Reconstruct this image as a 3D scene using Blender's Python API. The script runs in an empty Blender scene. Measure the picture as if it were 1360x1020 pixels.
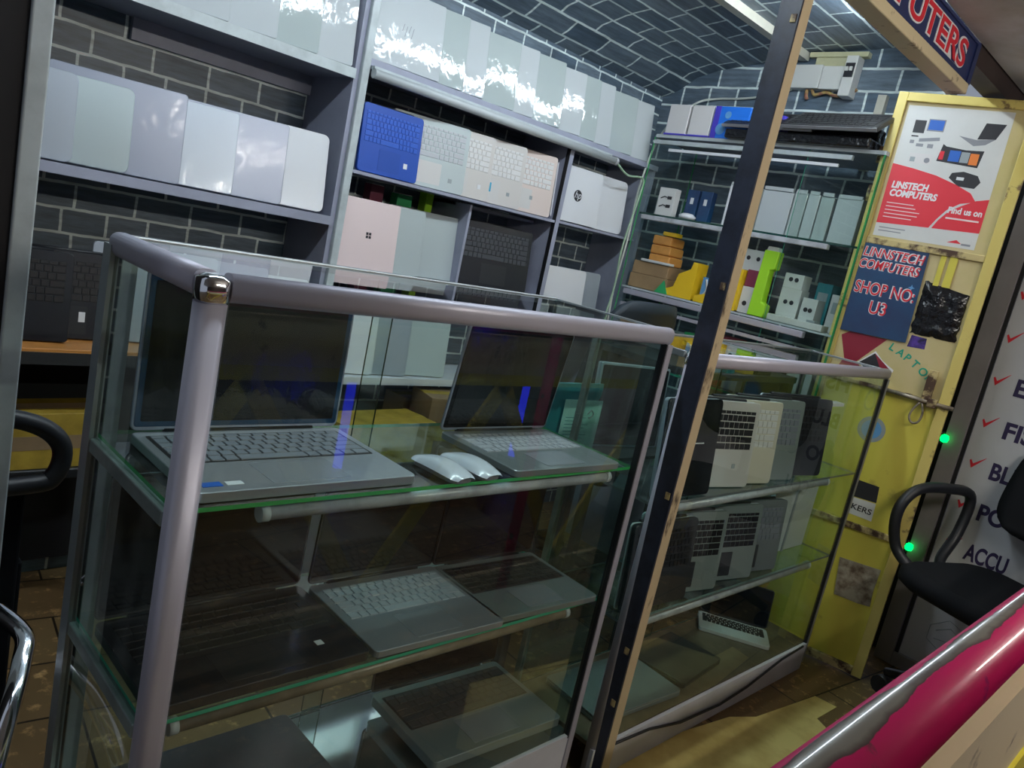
import bpy, bmesh, math, random
from mathutils import Vector, Matrix, noise as mnoise
random.seed(7)
PI = math.pi
C = bpy.context.scene.collection
sc = bpy.context.scene
HC = 1.155
# ------------------------------------------------------------------ camera
RX = Vector((0.70107, 0.01757, 0.71287)); 
FPX = 1038.0
def _cam_axes():
    c = (680.0, 510.0)
    up = -Vector((-516 - c[0], 5986 - c[1], FPX)); up.normalize()
    X = Vector((1700 - c[0], 540 - c[1], FPX)); X.normalize(); X -= X.dot(up) * up; X.normalize()
    Y = up.cross(X)
    if Y.z < 0: Y = -Y
    return X, Y, up
AX, AY, AZ = _cam_axes()
cam = bpy.data.cameras.new('camera'); co = bpy.data.objects.new('camera', cam); C.objects.link(co)
cam.sensor_width = 36; cam.lens = FPX / 1360 * 36; cam.clip_start = 0.02; cam.clip_end = 60
right = Vector((AX.x, AY.x, AZ.x)); down = Vector((AX.y, AY.y, AZ.y)); fwd = Vector((AX.z, AY.z, AZ.z))
co.matrix_world = Matrix(((right.x, -down.x, -fwd.x, 0), (right.y, -down.y, -fwd.y, 0), (right.z, -down.z, -fwd.z, HC), (0, 0, 0, 1)))
sc.camera = co
# ------------------------------------------------------------------ materials
def new_mat(name):
    m = bpy.data.materials.new(name); m.use_nodes = True
    nt = m.node_tree; nt.nodes.clear()
    out = nt.nodes.new('ShaderNodeOutputMaterial')
    return m, nt, out
def N(nt, t, **kw):
    n = nt.nodes.new(t)
    for k, v in kw.items():
        if k in n.inputs: n.inputs[k].default_value = v
        else: setattr(n, k, v)
    return n
def mat(name, col, rough=.5, metal=0, coat=0, bump=0, bscale=40, var=0, vscale=12, col2=None, film=0, spec=.5, emit=None, es=0):
    m, nt, out = new_mat(name)
    b = N(nt, 'ShaderNodeBsdfPrincipled')
    b.inputs['Base Color'].default_value = (*col, 1); b.inputs['Roughness'].default_value = rough
    b.inputs['Metallic'].default_value = metal; b.inputs['Coat Weight'].default_value = coat
    b.inputs['Specular IOR Level'].default_value = spec
    nt.links.new(b.outputs[0], out.inputs[0])
    tc = None
    if var or bump or film or col2:
        tc = N(nt, 'ShaderNodeTexCoord')
    if var or col2:
        nz = N(nt, 'ShaderNodeTexNoise', Scale=vscale, Detail=6.0, Roughness=.6)
        nt.links.new(tc.outputs['Object'], nz.inputs['Vector'])
        rp = N(nt, 'ShaderNodeValToRGB')
        c2 = col2 or tuple(c * (1 - var) for c in col)
        rp.color_ramp.elements[0].position = .35; rp.color_ramp.elements[0].color = (*c2, 1)
        rp.color_ramp.elements[1].position = .6; rp.color_ramp.elements[1].color = (*col, 1)
        nt.links.new(nz.outputs[0], rp.inputs[0]); nt.links.new(rp.outputs[0], b.inputs['Base Color'])
    if bump:
        nz = N(nt, 'ShaderNodeTexNoise', Scale=bscale, Detail=4.0)
        nt.links.new(tc.outputs['Object'], nz.inputs['Vector'])
        bp = N(nt, 'ShaderNodeBump', Strength=bump, Distance=.01)
        nt.links.new(nz.outputs[0], bp.inputs['Height']); nt.links.new(bp.outputs[0], b.inputs['Normal'])
    if film:   # cling film: a glossy wrinkled coat over the thing
        b.inputs['Coat Weight'].default_value = film; b.inputs['Coat Roughness'].default_value = .05
        mp = N(nt, 'ShaderNodeMapping'); mp.inputs['Scale'].default_value = (1, .45, 1); mp.inputs['Rotation'].default_value = (0, 0, .5)
        nt.links.new(tc.outputs['Object'], mp.inputs[0])
        nz = N(nt, 'ShaderNodeTexNoise', Scale=26.0, Detail=4.0, Distortion=1.2)
        nt.links.new(mp.outputs[0], nz.inputs['Vector'])
        bp = N(nt, 'ShaderNodeBump', Strength=.22, Distance=.006)
        nt.links.new(nz.outputs[0], bp.inputs['Height']); nt.links.new(bp.outputs[0], b.inputs['Coat Normal'])
    if emit:
        b.inputs['Emission Color'].default_value = (*emit, 1); b.inputs['Emission Strength'].default_value = es
    return m

def glass_mat(name, tint=(.93, .97, .955), ior=1.55, rough=.0, dust=0.0):
    m, nt, out = new_mat(name)
    tr = N(nt, 'ShaderNodeBsdfTransparent'); tr.inputs[0].default_value = (*tint, 1)
    gl = N(nt, 'ShaderNodeBsdfGlossy'); gl.inputs['Roughness'].default_value = rough; gl.inputs[0].default_value = (1, 1, 1, 1)
    fr = N(nt, 'ShaderNodeFresnel', IOR=ior); ge = N(nt, 'ShaderNodeNewGeometry')
    sb = N(nt, 'ShaderNodeMath', operation='SUBTRACT'); sb.inputs[0].default_value = 1
    mu = N(nt, 'ShaderNodeMath', operation='MULTIPLY')
    nt.links.new(ge.outputs['Backfacing'], sb.inputs[1]); nt.links.new(sb.outputs[0], mu.inputs[0]); nt.links.new(fr.outputs[0], mu.inputs[1])
    mx = N(nt, 'ShaderNodeMixShader'); nt.links.new(mu.outputs[0], mx.inputs[0]); nt.links.new(tr.outputs[0], mx.inputs[1]); nt.links.new(gl.outputs[0], mx.inputs[2])
    last = mx
    if dust:
        tc = N(nt, 'ShaderNodeTexCoord'); nz = N(nt, 'ShaderNodeTexNoise', Scale=9.0, Detail=8.0, Roughness=.7)
        mp = N(nt, 'ShaderNodeMapping'); mp.inputs['Scale'].default_value = (1.5, 1.5, .5)
        nt.links.new(tc.outputs['Object'], mp.inputs[0]); nt.links.new(mp.outputs[0], nz.inputs['Vector'])
        mr = N(nt, 'ShaderNodeMapRange'); mr.inputs[1].default_value = .45; mr.inputs[2].default_value = .8; mr.inputs[4].default_value = dust
        nt.links.new(nz.outputs[0], mr.inputs[0])
        df = N(nt, 'ShaderNodeBsdfDiffuse'); df.inputs[0].default_value = (.6, .65, .65, 1)
        m2 = N(nt, 'ShaderNodeMixShader'); nt.links.new(mr.outputs[0], m2.inputs[0]); nt.links.new(mx.outputs[0], m2.inputs[1]); nt.links.new(df.outputs[0], m2.inputs[2]); last = m2
    nt.links.new(last.outputs[0], out.inputs[0])
    return m
def emit_mat(name, col, s):
    m, nt, out = new_mat(name); e = N(nt, 'ShaderNodeEmission'); e.inputs[0].default_value = (*col, 1); e.inputs[1].default_value = s
    nt.links.new(e.outputs[0], out.inputs[0]); return m
def brick_mat(name):
    m, nt, out = new_mat(name)
    uv = N(nt, 'ShaderNodeUVMap'); uv.uv_map = 'UVMap'
    nz = N(nt, 'ShaderNodeTexNoise', Scale=14.0, Detail=2.0)
    nt.links.new(uv.outputs[0], nz.inputs['Vector'])
    ad = N(nt, 'ShaderNodeVectorMath', operation='MULTIPLY_ADD'); ad.inputs[1].default_value = (.008, .008, 0)
    nt.links.new(nz.outputs['Color'], ad.inputs[0]); nt.links.new(uv.outputs[0], ad.inputs[2])
    br = N(nt, 'ShaderNodeTexBrick'); br.offset = .5; br.squash = .72; br.squash_frequency = 3
    br.inputs['Scale'].default_value = 1; br.inputs['Mortar Size'].default_value = .0042; br.inputs['Mortar Smooth'].default_value = .35
    br.inputs['Brick Width'].default_value = .145; br.inputs['Row Height'].default_value = .062; br.inputs['Bias'].default_value = -.1
    br.inputs['Color1'].default_value = (.085, .125, .170, 1); br.inputs['Color2'].default_value = (.175, .225, .275, 1); br.inputs['Mortar'].default_value = (.80, .90, .88, 1)
    nt.links.new(ad.outputs[0], br.inputs['Vector'])
    mp = N(nt, 'ShaderNodeMapping'); mp.inputs['Scale'].default_value = (9, 60, 9); nt.links.new(uv.outputs[0], mp.inputs[0])
    n2 = N(nt, 'ShaderNodeTexNoise', Scale=1.0, Detail=6.0, Roughness=.65); nt.links.new(mp.outputs[0], n2.inputs['Vector'])
    mr = N(nt, 'ShaderNodeMapRange'); mr.inputs[1].default_value = .3; mr.inputs[2].default_value = .7; mr.inputs[3].default_value = .6; mr.inputs[4].default_value = 1.35
    nt.links.new(n2.outputs[0], mr.inputs[0])
    ml = N(nt, 'ShaderNodeVectorMath', operation='MULTIPLY'); nt.links.new(br.outputs['Color'], ml.inputs[0]); nt.links.new(mr.outputs[0], ml.inputs[1])
    b = N(nt, 'ShaderNodeBsdfPrincipled'); b.inputs['Roughness'].default_value = .38
    nt.links.new(ml.outputs[0], b.inputs['Base Color'])
    bp = N(nt, 'ShaderNodeBump', Strength=.25, Distance=.004); nt.links.new(n2.outputs[0], bp.inputs['Height']); nt.links.new(bp.outputs[0], b.inputs['Normal'])
    nt.links.new(b.outputs[0], out.inputs[0]); return m
def floor_mat():
    m, nt, out = new_mat('worn_floor_sheet')
    tc = N(nt, 'ShaderNodeTexCoord')
    rot = N(nt, 'ShaderNodeMapping'); rot.inputs['Rotation'].default_value = (0, 0, .12); nt.links.new(tc.outputs['Object'], rot.inputs[0])
    br = N(nt, 'ShaderNodeTexBrick'); br.offset = .5
    br.inputs['Scale'].default_value = 1; br.inputs['Brick Width'].default_value = .36; br.inputs['Row Height'].default_value = .2
    br.inputs['Mortar Size'].default_value = .003; br.inputs['Bias'].default_value = -.2
    br.inputs['Color1'].default_value = (.46, .27, .11, 1); br.inputs['Color2'].default_value = (.62, .42, .18, 1); br.inputs['Mortar'].default_value = (.05, .03, .015, 1)
    nt.links.new(rot.outputs[0], br.inputs['Vector'])
    n1 = N(nt, 'ShaderNodeTexNoise', Scale=22.0, Detail=8.0, Roughness=.7); nt.links.new(tc.outputs['Object'], n1.inputs['Vector'])
    mr = N(nt, 'ShaderNodeMapRange'); mr.inputs[1].default_value = .55; mr.inputs[2].default_value = .7; mr.inputs[3].default_value = .35; mr.inputs[4].default_value = 1.3
    nt.links.new(n1.outputs[0], mr.inputs[0])
    ml = N(nt, 'ShaderNodeVectorMath', operation='MULTIPLY'); nt.links.new(br.outputs['Color'], ml.inputs[0]); nt.links.new(mr.outputs[0], ml.inputs[1])
    b = N(nt, 'ShaderNodeBsdfPrincipled'); b.inputs['Roughness'].default_value = .45
    nt.links.new(ml.outputs[0], b.inputs['Base Color']); nt.links.new(b.outputs[0], out.inputs[0]); return m
def worn_mat(name, base, under, scale=9, thr=.62, soft=.03, rough=.35, metal=0, coat=0, stretch=(1, 1, 1), third=None):
    m, nt, out = new_mat(name)
    tc = N(nt, 'ShaderNodeTexCoord'); mp = N(nt, 'ShaderNodeMapping'); mp.inputs['Scale'].default_value = stretch
    nt.links.new(tc.outputs['Object'], mp.inputs[0])
    nz = N(nt, 'ShaderNodeTexNoise', Scale=float(scale), Detail=9.0, Roughness=.62); nt.links.new(mp.outputs[0], nz.inputs['Vector'])
    rp = N(nt, 'ShaderNodeValToRGB'); e = rp.color_ramp.elements
    e[0].position = thr - soft; e[0].color = (*base, 1); e[1].position = thr + soft; e[1].color = (*under, 1)
    if third:
        x = rp.color_ramp.elements.new(max(0, 1 - thr - .04)); x.color = (*base, 1)
        x = rp.color_ramp.elements.new(max(0, 1 - thr - .1)); x.color = (*third, 1)
    nt.links.new(nz.outputs[0], rp.inputs[0])
    b = N(nt, 'ShaderNodeBsdfPrincipled'); b.inputs['Roughness'].default_value = rough; b.inputs['Metallic'].default_value = metal; b.inputs['Coat Weight'].default_value = coat
    nt.links.new(rp.outputs[0], b.inputs['Base Color'])
    bp = N(nt, 'ShaderNodeBump', Strength=.3, Distance=.004); nt.links.new(nz.outputs[0], bp.inputs['Height']); nt.links.new(bp.outputs[0], b.inputs['Normal'])
    nt.links.new(b.outputs[0], out.inputs[0]); return m

MT = dict(
    brick=brick_mat('slate_brick_wallpaper'), floor=floor_mat(),
    alu=mat('brushed_aluminium', (.44, .43, .51), .42, .25),
    alu_dark=mat('dull_aluminium', (.33, .40, .38), .4, .5, var=.3, vscale=18),
    alu_thin=mat('grey_aluminium_channel', (.30, .33, .34), .35, .6),
    chrome=mat('chrome', (.8, .8, .82), .1, 1),
    rubber=mat('black_rubber', (.012, .013, .016), .5),
    glass=glass_mat('clear_glass'), glass_old=glass_mat('dusty_glass', (.90, .955, .94), dust=.10), shelf_glass=glass_mat('shelf_glass', (.80, .93, .90), 1.6, dust=.16),
    edge=mat('green_glass_edge', (.04, .42, .26), .15, spec=.8), edge_d=mat('dark_glass_edge', (.01, .05, .04), .2, spec=.6), edge_b=mat('bright_green_glass_edge', (.05, .42, .12), .2, spec=.8),
    panel=mat('grey_lilac_melamine', (.34, .36, .46), .45, var=.18, vscale=5), panel_w=mat('pale_shelf_edge', (.50, .56, .58), .4, var=.2, vscale=14),
    white=mat('white_laminate', (.62, .64, .70), .4, var=.15, vscale=7),
    batten=mat('frosted_tube_cover', (.46, .50, .52), .3),
    diff=mat('shelf_tube_diffuser', (.50, .52, .56), .3, var=.35, vscale=22, coat=.4),
    diff_b=mat('browned_tube_diffuser', (.30, .24, .17), .35, var=.4, vscale=16),
    silver=mat('silver_lid', (.48, .54, .62), .36, .45, film=.3), silver_d=mat('deeper_silver_lid', (.34, .38, .48), .36, .45, film=.25),
    silver_g=mat('greenish_silver_lid', (.46, .54, .56), .36, .4, film=.35), wrap=mat('film_wrapped_lid', (.47, .51, .53), .6, 0, film=1, spec=.2),
    wrap_g=mat('film_wrapped_grey_lid', (.38, .44, .44), .6, 0, film=1, spec=.2),
    pink=mat('blush_lid', (.80, .66, .66), .35, film=.2), steel=mat('grey_lid', (.48, .55, .56), .35, .1, film=.2),
    white_l=mat('white_lid', (.72, .74, .78), .25, film=.4),
    base_s=mat('silver_deck', (.36, .38, .42), .32, .5, film=.5), base_w=mat('pale_deck', (.62, .60, .58), .35, .15, film=.4), base_c=mat('cream_deck', (.62, .58, .47), .4, film=.6),
    base_k=mat('black_deck', (.018, .020, .026), .3, film=.6), base_b=mat('blue_deck', (.015, .075, .40), .4), base_r=mat('rose_deck', (.70, .60, .56), .35, .1, film=.5),
    base_f=mat('cloudy_filmed_grey_deck', (.22, .25, .26), .35, .3, film=1), base_gg=mat('greenish_grey_deck', (.27, .32, .31), .35, .3, film=.8),
    key_k=mat('black_keys', (.012, .012, .014), .45), key_g=mat('grey_keys', (.20, .22, .26), .4), key_w=mat('white_keys', (.66, .66, .66), .4), key_b=mat('blue_keys', (.02, .10, .50), .45),
    key_s=mat('silver_keys', (.48, .50, .53), .4), key_m=mat('silver_toned_keys', (.35, .37, .41), .4), key_d=mat('dark_grey_keys', (.055, .06, .07), .4),
    screen=mat('dark_screen', (.006, .008, .012), .10, spec=.35), screen_m=mat('matte_screen', (.010, .014, .018), .2, film=.5, spec=.3),
    blue_reflection=mat('blue_reflection_film', (.008, .05, .12), .15, film=1),  # bluish reflection on the wrapped screen rim, put into the film's colour
    pad=mat('touchpad', (.33, .35, .39), .25, .4), pad_k=mat('dark_touchpad', (.03, .032, .036), .3), pad_w=mat('pale_touchpad', (.60, .59, .58), .3), pad_b=mat('blue_touchpad', (.015, .07, .36), .35),
    ink=mat('dark_print', (.02, .02, .025), .5), ink_g=mat('grey_print', (.25, .26, .29), .5), sticker=mat('white_sticker', (.7, .72, .74), .5), sticker_b=mat('blue_sticker', (.02, .12, .50), .4), sticker_t=mat('teal_sticker', (.03, .35, .55), .4), sticker_g=mat('grey_sticker', (.30, .34, .36), .4), orange_p=mat('orange_print', (.75, .20, .03), .5),
    mouse=mat('white_mouse_shell', (.62, .66, .74), .18, coat=.6), mouse_b=mat('mouse_base', (.35, .36, .38), .3, .6),
    blk=mat('black_plastic', (.014, .016, .020), .45), blk2=mat('black_mesh_fabric', (.006, .007, .009), .85, spec=.2), blk_c=mat('slate_chair_back', (.018, .030, .042), .6),
    red=mat('red_cloth', (.42, .006, .010), .7), card=mat('cardboard', (.38, .25, .13), .7, var=.2, vscale=8), card_d=mat('brown_cardboard', (.26, .16, .08), .7, var=.2, vscale=8),
    tape=mat('packing_tape', (.56, .38, .06), .25, var=.3, vscale=14, coat=.5), desk=mat('orange_wood_desk', (.60, .25, .06), .35, var=.2, vscale=6), desk_e=mat('desk_edge', (.03, .03, .032), .4),
    yellow=worn_mat('chipped_yellow_paint', (.66, .54, .16), (.20, .13, .06), 8, .61, .02, .35, stretch=(1, 1, .6)), yellow2=worn_mat('yellow_paint', (.66, .58, .09), (.33, .24, .07), 5, .66, .05, .3),
    rust=worn_mat('rusty_yellow_metal', (.55, .44, .20), (.07, .035, .02), 16, .52, .05, .6), cream=worn_mat('cream_paint', (.62, .52, .33), (.14, .09, .05), 10, .63, .03, .5),
    pole=worn_mat('scuffed_cream_pole', (.50, .40, .25), (.05, .03, .02), 14, .60, .03, .5, stretch=(1, 1, .35)),
    paper=mat('white_paper', (.66, .67, .66), .45, var=.08, vscale=6), red_p=mat('red_print', (.72, .035, .055), .4), red_d=mat('deep_red_print', (.26, .015, .035), .4), navy=mat('navy_board', (.018, .03, .11), .4), teal_n=mat('deep_blue_card', (.012, .065, .16), .45, col2=(.02, .035, .10), vscale=5),
    letter=mat('red_letter', (.70, .02, .04), .4), letter_w=mat('white_letter', (.78, .78, .80), .4), green_l=mat('green_letter', (.01, .36, .24), .45), ink_n=mat('purple_black_letter', (.025, .015, .07), .5),
    bag=mat('black_plastic_bag', (.008, .008, .010), .22, bump=.9, bscale=26), purple=mat('purple_sticker', (.10, .05, .32), .3, col2=(.01, .01, .03), vscale=50), plate=mat('bare_rusty_plate', (.42, .38, .30), .5, col2=(.12, .08, .05), vscale=25),
    steel_l=mat('worn_steel', (.38, .33, .26), .45, .6, var=.6, vscale=40), banner=mat('white_banner', (.56, .57, .60), .4, var=.06, vscale=4), frame_g=mat('taupe_frame', (.26, .24, .25), .5, var=.15, vscale=7),
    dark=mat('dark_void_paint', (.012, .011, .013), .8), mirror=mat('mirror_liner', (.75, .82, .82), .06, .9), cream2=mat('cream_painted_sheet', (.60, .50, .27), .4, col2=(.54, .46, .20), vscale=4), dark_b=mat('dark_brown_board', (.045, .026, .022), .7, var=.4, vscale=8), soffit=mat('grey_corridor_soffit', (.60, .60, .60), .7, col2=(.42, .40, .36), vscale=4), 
    trim=mat('ivory_trunking', (.62, .60, .50), .4, var=.1, vscale=12), switch=mat('ivory_switch_box', (.68, .68, .64), .35), cable=mat('white_cable', (.62, .66, .60), .4), cable_g=mat('green_white_cable', (.36, .52, .36), .4), hot=mat('scorched_wires', (.30, .12, .08), .6, col2=(.5, .4, .12), vscale=60),
    box_w=mat('white_box', (.66, .64, .64), .5), box_b=mat('blue_box', (.02, .18, .75), .35), box_v=mat('violet_box', (.07, .05, .50), .4), orange=mat('orange_carton', (.72, .33, .08), .5, var=.2, vscale=12), ybox=mat('yellow_folder', (.85, .55, .02), .4), green_b=mat('green_tape_gun', (.38, .75, .03), .35), green_k=mat('green_card', (.03, .38, .13), .5), maroon=mat('maroon_box', (.20, .03, .07), .5), blue_k=mat('light_blue_card', (.12, .32, .62), .5), pouch=mat('clear_green_pouch', (.12, .30, .12), .25, film=1), 
    kb=mat('black_keyboard', (.02, .02, .022), .35), kb_s=mat('silver_keyboard_edge', (.32, .32, .34), .3, .6), slip=mat('pale_green_slip', (.42, .75, .68), .6), teal=mat('teal_card', (.02, .22, .26), .5), greenled=emit_mat('green_led', (.0, 1, .12), 2.2),
    hazard_y=mat('hazard_yellow', (.60, .48, .05), .4), foam=mat('grey_foam', (.2, .2, .22), .7), sheetw=mat('white_liner', (.55, .60, .60), .35, film=.5))
m, nt, out = new_mat('pink_handrail_paint')
tc = N(nt, 'ShaderNodeTexCoord'); mp = N(nt, 'ShaderNodeMapping'); mp.inputs['Scale'].default_value = (.9, 1, 1); nt.links.new(tc.outputs['Object'], mp.inputs[0])
nz = N(nt, 'ShaderNodeTexNoise', Scale=9.0, Detail=8.0, Roughness=.55); nt.links.new(mp.outputs[0], nz.inputs['Vector'])
sx = N(nt, 'ShaderNodeSeparateXYZ'); nt.links.new(tc.outputs['Object'], sx.inputs[0])
# the rubbed band along the top far side of the rail, where hands wear it
ma = N(nt, 'ShaderNodeMapRange'); ma.inputs[1].default_value = -.006; ma.inputs[2].default_value = .003; ma.inputs[3].default_value = 0; ma.inputs[4].default_value = .36
nt.links.new(sx.outputs['Y'], ma.inputs[0])
mx_ = N(nt, 'ShaderNodeMapRange'); mx_.inputs[1].default_value = -1.0; mx_.inputs[2].default_value = -.2; mx_.inputs[4].default_value = .3; mx_.inputs[3].default_value = 1
nt.links.new(sx.outputs['X'], mx_.inputs[0])
mb2 = N(nt, 'ShaderNodeMapRange'); mb2.inputs[1].default_value = .010; mb2.inputs[2].default_value = .016; mb2.inputs[3].default_value = 1; mb2.inputs[4].default_value = 0
nt.links.new(sx.outputs['Y'], mb2.inputs[0]); mc = N(nt, 'ShaderNodeMath', operation='MULTIPLY'); nt.links.new(ma.outputs[0], mc.inputs[0]); nt.links.new(mb2.outputs[0], mc.inputs[1])
mm = N(nt, 'ShaderNodeMath', operation='MULTIPLY'); nt.links.new(mc.outputs[0], mm.inputs[0]); nt.links.new(mx_.outputs[0], mm.inputs[1])
ad = N(nt, 'ShaderNodeMath', operation='ADD'); nt.links.new(nz.outputs[0], ad.inputs[0]); nt.links.new(mm.outputs[0], ad.inputs[1])
rp = N(nt, 'ShaderNodeValToRGB'); e = rp.color_ramp.elements; e[0].position = .30; e[0].color = (.03, .02, .12, 1); e[1].position = .34; e[1].color = (.66, .010, .12, 1)
x = e.new(.70); x.color = (.62, .010, .115, 1); x = e.new(.73); x.color = (.085, .055, .05, 1); x = e.new(.88); x.color = (.22, .19, .15, 1)
nt.links.new(ad.outputs[0], rp.inputs[0])
b = N(nt, 'ShaderNodeBsdfPrincipled'); b.inputs['Roughness'].default_value = .28; b.inputs['Coat Weight'].default_value = .6; nt.links.new(rp.outputs[0], b.inputs['Base Color'])
nt.links.new(b.outputs[0], out.inputs[0]); MT['rail'] = m

# ------------------------------------------------------------------ mesh builder
class MB:
    def __init__(s): s.v = []; s.f = []; s.mi = []; s.sm = []
    def add(s, vs, fs, mi=0, smooth=False, M=None):
        o = len(s.v)
        s.v += [(M @ Vector(v)) if M else Vector(v) for v in vs]
        for f in fs: s.f.append([i + o for i in f]); s.mi.append(mi); s.sm.append(smooth and len(f) < 5)
        return s
    def box(s, x0, x1, y0, y1, z0, z1, mi=0, M=None, edge=None):
        vs = [(x0, y0, z0), (x1, y0, z0), (x1, y1, z0), (x0, y1, z0), (x0, y0, z1), (x1, y0, z1), (x1, y1, z1), (x0, y1, z1)]
        fs = [(3, 2, 1, 0), (4, 5, 6, 7), (0, 1, 5, 4), (1, 2, 6, 5), (2, 3, 7, 6), (3, 0, 4, 7)]
        o = len(s.mi); s.add(vs, fs, mi, False, M)
        if edge is not None:      # every face but the two broad ones shows the cut edge
            dm = min((x1 - x0, 0), (y1 - y0, 1), (z1 - z0, 2))[1]; broad = {0: (3, 5), 1: (2, 4), 2: (0, 1)}[dm]
            for k in range(6):
                if k not in broad: s.mi[o + k] = edge
        return s
    def plate(s, poly, t0, t1, mi=0, M=None, smooth=False, bev=0):
        n = len(poly)
        if bev:
            cx = sum(p[0] for p in poly) / n; cy = sum(p[1] for p in poly) / n
            hx = max(abs(p[0] - cx) for p in poly); hy = max(abs(p[1] - cy) for p in poly)
            q = [(cx + (p[0] - cx) * (1 - bev / hx), cy + (p[1] - cy) * (1 - bev / hy)) for p in poly]
            rings = [(q, t0), (poly, t0 + bev * .8), (poly, t1 - bev * .8), (q, t1)]
        else: rings = [(poly, t0), (poly, t1)]
        vs = [(x, y, z) for P, z in rings for x, y in P]
        fs = [tuple(range(n))[::-1], tuple(range(n * (len(rings) - 1), n * len(rings)))]
        for r in range(len(rings) - 1):
            for i in range(n): j = (i + 1) % n; fs.append((r * n + i, r * n + j, r * n + n + j, r * n + n + i))
        return s.add(vs, fs, mi, smooth, M)
    def tube(s, pts, r, seg=10, mi=0, M=None, cap=True, squash=1):
        pts = [Vector(p) for p in pts]; rs = r if isinstance(r, (list, tuple)) else [r] * len(pts)
        vs = []; prev = None
        for i, p in enumerate(pts):
            t = (pts[min(i + 1, len(pts) - 1)] - pts[max(i - 1, 0)]).normalized()
            if prev is None:
                a = Vector((0, 0, 1)) if abs(t.z) < .9 else Vector((1, 0, 0)); u = t.cross(a).normalized()
            else: u = (prev - prev.dot(t) * t).normalized()
            prev = u; w = t.cross(u)
            for k in range(seg): a = 2 * PI * k / seg; vs.append(p + rs[i] * (math.cos(a) * u * squash + math.sin(a) * w))
        fs = []
        for i in range(len(pts) - 1):
            for k in range(seg): j = (k + 1) % seg; fs.append((i * seg + k, i * seg + j, (i + 1) * seg + j, (i + 1) * seg + k))
        if cap: fs += [tuple(range(seg))[::-1], tuple(range((len(pts) - 1) * seg, len(pts) * seg))]
        return s.add(vs, fs, mi, True, M)
    def lathe(s, prof, seg=20, mi=0, M=None):
        vs = [(r * math.cos(2 * PI * k / seg), r * math.sin(2 * PI * k / seg), z) for r, z in prof for k in range(seg)]
        fs = [(i * seg + k, i * seg + (k + 1) % seg, (i + 1) * seg + (k + 1) % seg, (i + 1) * seg + k) for i in range(len(prof) - 1) for k in range(seg)]
        fs += [tuple(range(seg))[::-1], tuple(range((len(prof) - 1) * seg, len(prof) * seg))]
        return s.add(vs, fs, mi, max(z for r, z in prof) - min(z for r, z in prof) > .002, M)
    def mesh(s, name, mats, org=None):
        me = bpy.data.meshes.new(name); o = org or Vector((0, 0, 0))
        me.from_pydata([v - o for v in s.v], [], s.f)
        for m in (mats if isinstance(mats, (list, tuple)) else [mats]): me.materials.append(MT[m] if isinstance(m, str) else m)
        me.polygons.foreach_set('material_index', s.mi); me.polygons.foreach_set('use_smooth', s.sm); me.update()
        return me
    def build(s, name, mats, parent=None, world=True, bevel=0):
        org = Vector(parent['_o']) if (parent is not None and world and '_o' in parent) else Vector((0, 0, 0))
        me = s.mesh(name, mats, org if world else None)
        o = bpy.data.objects.new(name, me); C.objects.link(o)
        if parent is not None:
            o.parent = parent
            if world and '_o' in parent: o['_o'] = parent['_o']
        if bevel:
            md = o.modifiers.new('bevel', 'BEVEL'); md.width = bevel; md.segments = 3; md.limit_method = 'ANGLE'; md.harden_normals = False
        return o
def rrect(w, h, r, cx=0, cy=0, n=4):
    out_ = []
    for (sx_, sy_, a0) in ((1, 1, 0), (-1, 1, 90), (-1, -1, 180), (1, -1, 270)):
        for k in range(n + 1):
            a = math.radians(a0 + 90 * k / n); out_.append((cx + sx_ * (w / 2 - r) + r * math.cos(a), cy + sy_ * (h / 2 - r) + r * math.sin(a)))
    return out_
def tag(o, label=None, cat=None, group=None, kind=None):
    if label: o['label'] = label
    if cat: o['category'] = cat
    if group: o['group'] = group
    if kind: o['kind'] = kind
    return o
def thing(name, label, cat, loc=(0, 0, 0), M=None, group=None):
    o = bpy.data.objects.new(name, None); C.objects.link(o); o.empty_display_size = .02
    if M is not None: o.matrix_world = M
    else: o.location = loc; o['_o'] = tuple(loc)
    return tag(o, label, cat, group)
def struct(name, mb, mats): return tag(mb.build(name, mats), kind='structure')
def text(body, size, M, m, parent, width=None, ext=.0006, bold=0, name='lettering', shear=0, spacing=1, align='LEFT'):
    cu = bpy.data.curves.new(name, 'FONT'); cu.body = body; cu.size = size; cu.extrude = ext; cu.offset = bold; cu.shear = shear; cu.space_character = spacing; cu.align_x = align
    cu.materials.append(MT[m]); o = bpy.data.objects.new(name, cu); C.objects.link(o)
    if parent is not None: o.parent = parent
    s = 1.0
    if width:
        bpy.context.view_layer.update(); s = width / max(1e-5, o.dimensions.x)
    bpy.context.view_layer.update()
    me = bpy.data.meshes.new_from_object(o.evaluated_get(bpy.context.evaluated_depsgraph_get())); me.name = name
    bpy.data.objects.remove(o); bpy.data.curves.remove(cu)
    o = bpy.data.objects.new(name, me); C.objects.link(o)
    if parent is not None: o.parent = parent
    o.matrix_local = M @ Matrix.Diagonal((s, 1, 1, 1))
    return o
def frameM(o, u, n):   # local x = u (to the right as seen), y = up, z = n (towards the viewer)
    u = Vector(u).normalized(); n = Vector(n).normalized(); w = n.cross(u)
    return Matrix(((u.x, w.x, n.x, o[0]), (u.y, w.y, n.y, o[1]), (u.z, w.z, n.z, o[2]), (0, 0, 0, 1)))
T = Matrix.Translation
def R(a, ax): return Matrix.Rotation(math.radians(a), 4, ax)

# ------------------------------------------------------------------ setting
def uvquad(me, uvs):
    l = me.uv_layers.new(name='UVMap')
    for p in me.polygons:
        for li in p.loop_indices: l.data[li].uv = uvs(me.vertices[me.loops[li].vertex_index].co, p.normal)
mb = MB().box(-3, 5.2, -2.2, 2.45, -.05, 0); struct('floor', mb, 'floor')
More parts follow.
